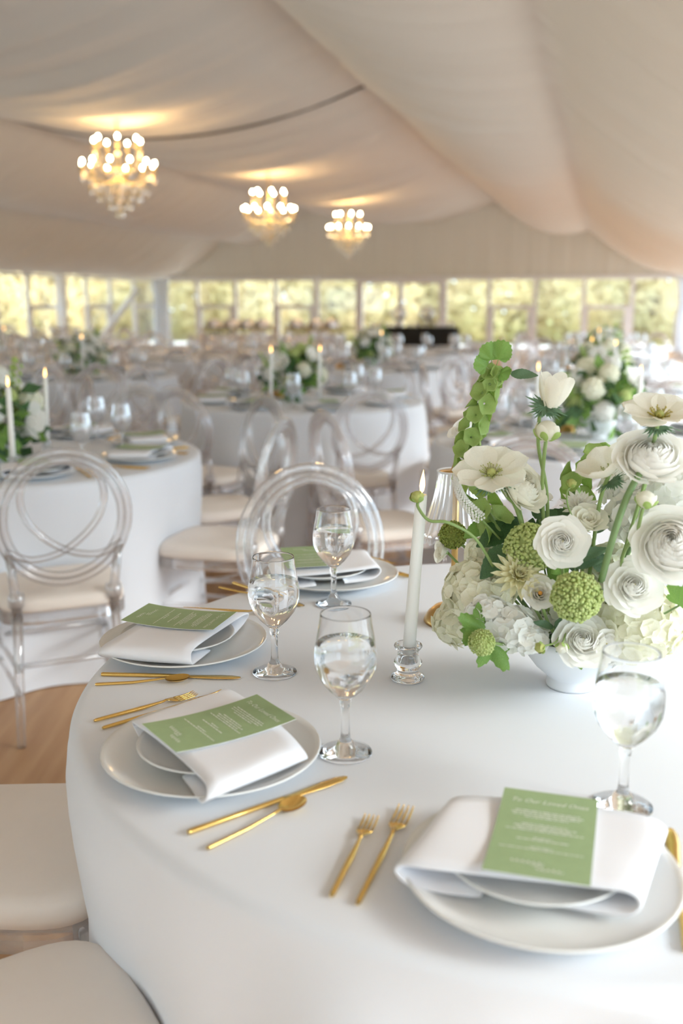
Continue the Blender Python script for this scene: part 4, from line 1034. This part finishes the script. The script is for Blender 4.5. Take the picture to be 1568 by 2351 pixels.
def arrangement(c, label, seed, extra=None, group=None, scale=1.0):
    q = random.Random(seed)
    root = thing('flower_arrangement', label, 'flowers', (c.x, c.y, TH+.0004), 0, group)
    ob('bowl', me_bowl, root)
    ob('foliage', FA['fol'][seed % 2], root, RZ(seed) @ S(scale), 'stuff'); ob('foliage', FA['folb'][seed % 2], root, RZ(seed*2) @ S(scale*.95), 'stuff')
    dirs = fib(17, -.25)
    for i, v in enumerate(dirs):
        kd = q.choice(['h', 'w', 'r', 'r', 'h', 'w', 'v']) if not extra else q.choice(['h', 'w', 'r', 'v', extra, extra])
        rr = {'h': .062, 'w': .055, 'r': .053, 'v': .036}.get(kd, .05)*q.uniform(.85, 1.15)
        p = Vector((v.x*.135, v.y*.135, .135+v.z*.14))*scale
        ob({'r': 'rose', 'v': 'viburnum'}.get(kd, 'bloom'), FA[kd], root, T(p) @ axis_mx(v, q.random()*6) @ S(rr))
    ob('bells_of_ireland', FA['bells'], root, T(.03, .02, .05) @ RY(.25) @ S(1.0)); ob('bells_of_ireland', FA['bells'], root, T(-.05, -.03, .04) @ RY(-.5) @ RX(.3) @ S(.9))
    return root
SECT = ['right side', 'far right side', 'far side', 'far left side', 'left side', 'near left side', 'near side', 'near right side']
def table(c, W, seed, chairs, detail, kind, extra=None, lampon=True, rz=0.0, cr=1.06, cloth=None, cpos=None, fpos=None, tall=True):
    tag(ob('tablecloth', cloth or me_cloths[seed % 3], None, T(c) @ RZ(0 if cloth else seed*1.3)), 'white floor-length cloth on '+W, 'tablecloth')
    side = lambda a: SECT[int(((a % 360)+22.5)//45) % 8]
    for a in chairs:
        chair_at(kind, c, a, cr+rnd.uniform(-.015, .03), 'clear round-backed chair at %s, %s' % (W, side(a)), 'chairs at '+W, rnd.uniform(-6, 6))
    if tall: arrangement(Vector(fpos) if fpos else c, 'white and green flower centrepiece on '+W, seed, extra, None, 1.2)
    for ci, (nm, a) in enumerate((('left', rz+200), ('right', rz+20))):
        if not tall: break
        p = c+Vector((.27*math.cos(R_(a)), .27*math.sin(R_(a)), TH+.0004))
        if cpos: p = Vector((cpos[ci][0], cpos[ci][1], TH+.0004))
        candle(p, 'lit taper candle on %s, %s one' % (W, nm), 'glass candlestick on %s, %s one' % (W, nm), (rnd.uniform(-.03, .03), rnd.uniform(-.03, .03)), False, 'candles on '+W, 'candlesticks on '+W)
    if lampon:
        a = rz+110; lamp(c+Vector((.30*math.cos(R_(a)), .30*math.sin(R_(a)), TH+.0004)), 'gold table lamp with clear shade on '+W)
    for i, a in enumerate(chairs):
        d = Vector((math.cos(R_(a)), math.sin(R_(a)), 0)); tg = Vector((-d.y, d.x, 0)); cc = c+d*.575; w2 = 'on %s, %s' % (W, side(a))
        if detail >= 1:
            setting(cc, R_(a)+PI+rnd.uniform(-.12, .12), w2, near=False, k=i, off=(rnd.uniform(-.01, .01), rnd.uniform(-.01, .01)), grp='on '+W)
            gp = c+d*.42-tg*.17
        else:
            gp = c+d*.45-tg*.17
            tag(ob('dinner_plate', me_charger, None, T(cc.x, cc.y, TH+.0006)), 'white plate '+w2, 'plate', 'plates on '+W)
            tag(ob('napkin', me_napkin[i % 3], None, T(cc.x, cc.y, TH+.0081) @ RZ(R_(a)+PI/2)), 'white napkin '+w2, 'napkin', 'napkins on '+W)
        goblet((gp.x, gp.y, TH+.0004), 'water goblet '+w2, False, 'goblets on '+W)
        if detail >= 2:
            rz_ = R_(a)+PI/2; b0 = c+d*.70
            def lp_(o_): p = b0+tg*o_; return (p.x, p.y, TH+.0006)
            g_ = 'cutlery on '+W
            knife(lp_(.175), rz_, 'gold knife '+w2, g_); spoon(lp_(.20), rz_, 'gold teaspoon '+w2, g_)
            forkt(lp_(-.175), rz_, 'large gold fork '+w2, True, g_); forkt(lp_(-.205), rz_, 'small gold fork '+w2, False, g_)
ring8 = lambda p0: [p0+45*k for k in range(8)]
cT1 = Vector((-1.36, 4.05, 0)); cT2 = Vector((-.24, 6.3, 0)); cT3 = Vector((1.18, 4.5, 0))
ch1 = [-64, -14, 30, 75, 118]
cl1 = mesh('tablecloth', cloth_vf(.775, 31, 14, [(R_(a), .075) for a in ch1], 220, .07, .035), 'linen')
table(cT1, 'the round table at the left edge', 1, ch1, 2, 'A', rz=85, cr=.915, cloth=cl1, cpos=((-1.20, 3.60), (-1.205, 4.04)), fpos=(-1.38, 3.90, 0))
table(cT2, 'the round table before the bar', 2, ring8(-28), 1, 'B', rz=20, cpos=((-.425, 6.0), (-.14, 6.14)), fpos=(-.30, 6.32, 0))
table(cT3, 'the round table beyond the bouquet', 3, ring8(20), 1, 'B', rz=0, cpos=((.87, 4.45), (1.26, 4.22)), fpos=(1.18, 4.55, 0))
# rows of further tables; rows run along the tent
rows = {'the window-side row': (.0, (7.5, 10.5, 13.5)),
        'row two from the windows': (-2.1, (9.2, 12.2)),
        'row three from the windows': (-4.2, (4.9, 7.6, 10.4, 13.2)),
        'row four from the windows': (-6.3, (6.4, 9.2, 12.0)),
        'row five from the windows': (-8.4, (9.0, 11.8, 14.6)),
        'the leftmost row': (-10.6, (12.6, 15.6))}
ordn = ['first', 'second', 'third', 'fourth', 'fifth']
sd = 10
for nm, (t, ss) in rows.items():
    for i, s in enumerate(ss):
        sd += 1; c = st(s, t)
        ex = 'o' if (t < -8 and i == 1) else ('p' if t > -1 and i >= 2 else None)
        table(c, '%s table of %s' % (ordn[i], nm), sd, ring8(rnd.uniform(0, 45)), 1 if c.length < 8.5 else 0, 'F', ex, lampon=c.length < 11, rz=rnd.uniform(0, 90), tall=c.y < (11.0 if t > -7 else 13.5))

# ================================================================ BUFFET AND BAR
def long_table(c, L, Wd, h, mt, label, name='buffet_table'):
    def fn(u, v):
        return None
    n = 80; V, Fc = [], []
    def outline(k, amp):
        o = []
        per = [(-L/2, -Wd/2), (L/2, -Wd/2), (L/2, Wd/2), (-L/2, Wd/2)]
        for e in range(4):
            a, b_ = Vector(per[e]), Vector(per[(e+1) % 4]); nn = Vector(((b_-a).y, -(b_-a).x)).normalized()
            for i in range(n//4):
                u = i/(n/4); o.append(a.lerp(b_, u)+nn*amp*(1+math.sin(i*2.1+e)))
        return o
    for z, am in ((h, -.005), (h-.01, 0), (h*.5, .012), (.004, .025)): V += [(p.x, p.y, z) for p in outline(0, am)]
    for k in range(3):
        for i in range(n): j = (i+1) % n; Fc.append([k*n+j, k*n+i, (k+1)*n+i, (k+1)*n+j])
    Fc.append(list(range(n)))
    return tag(ob(name, mesh(name, (V, Fc), mt), None, T(c) @ RZ(-AX)), label, 'table')
bc = at(948, 748, 23.5); bc = Vector((bc.x, bc.y, 0)); BH = .78
long_table(bc, 2.05, .75, BH, 'blackcloth', 'bar table under a black cloth before the double door', 'bar_table')
jar_me = mesh('jar', lathe([(.0001, .0), (.10, 0), (.07, .05), (.05, .1), (.12, .16), (.19, .24), (.20, .33), (.15, .42), (.10, .45), (.09, .45), (.14, .42), (.19, .33), (.18, .24), (.11, .17), (.0001, .15)], 20), 'shade')
for px, lab in ((915, 'left glass drinks jar on the black bar'), (980, 'right glass drinks jar on the black bar')):
    p = at(px, 748, 23.5); o = tag(ob('drinks_jar', jar_me, None, T(p.x, p.y, BH)), lab, 'jar')
    ob('tap', mesh('tap', tube([(0, -.16, .22), (0, -.26, .21), (0, -.26, .15)], .02, 6), 'dark'), o); ob('lid', mesh('lid', lathe([(.0001, .50), (.02, .49), (.03, .47), (.11, .46), (.11, .45), (.0001, .45)], 14), 'steel'), o)
tum = mesh('tumbler', lathe([(.0001, 0), (.03, 0), (.04, .11), (.038, .11), (.028, .006), (.0001, .006)], 10), 'pole')
for i, px in enumerate((853, 866, 880, 893, 905, 940, 955, 1000, 1012, 1024, 1036)):
    p = at(px, 748, 23.4); tag(ob('tumbler', tum, None, T(p.x, p.y-.1, BH)), 'small white cup on the black bar, %s from the left' % (ORD+['ninth', 'tenth', 'eleventh'])[i], 'cup', 'cups on the black bar')
BZ = .76
for x0, x1, lab in ((470, 622, 'white buffet table with four chafing dishes, left one'), (655, 785, 'white buffet table with three chafing dishes, right one')):
    a, b_ = at(x0, 760, 19.0), at(x1, 760, 19.0); m_ = (a+b_)/2
    long_table(Vector((m_.x, m_.y, 0)), (b_-a).length, .7, BZ, 'linen', lab)
cbody = mesh('pan', join(xf(bbox(-.13, .13, -.2, .2, .06, .12, .01), T(0, 0, 0)), *[box(x-.01, x+.01, y-.01, y+.01, 0, .06) for x in (-.11, .11) for y in (-.17, .17)]), 'amber', False)
def dome_vf():
    def fn(u, v):
        a = u*PI; return Vector((.135*math.cos(a)*math.sin(PI*min(.5, .1+v*.8) if v < .5 else PI*min(.5, .1+(1-v)*.8)), -.2+.4*v, .12+.115*math.sin(a)*(math.sin(PI*(.12+.76*v))**.4)))
    return grid(14, 10, fn)
lid_me = mesh('lid', dome_vf(), 'lidglare'); hnd_me = mesh('handle', tube([(-.05, -.21, .16), (-.05, -.24, .17), (.05, -.24, .17), (.05, -.21, .16)], .008, 6), 'steel')
for i, px in enumerate((492, 532, 567, 602, 680, 725, 760)):
    p = at(px, 757, 18.9); o = thing('chafing_dish', 'silver domed chafing dish on the %s, %s from the left' % (('left buffet table', ORD[i]) if i < 4 else ('right buffet table', ORD[i-4])), 'chafing dish', (p.x, p.y, BZ), -AX, 'chafing dishes on the buffet')
    ob('pan', cbody, o, S(1.2)); l = ob('lid', lid_me, o, S(1.2)); ob('handle', hnd_me, l)
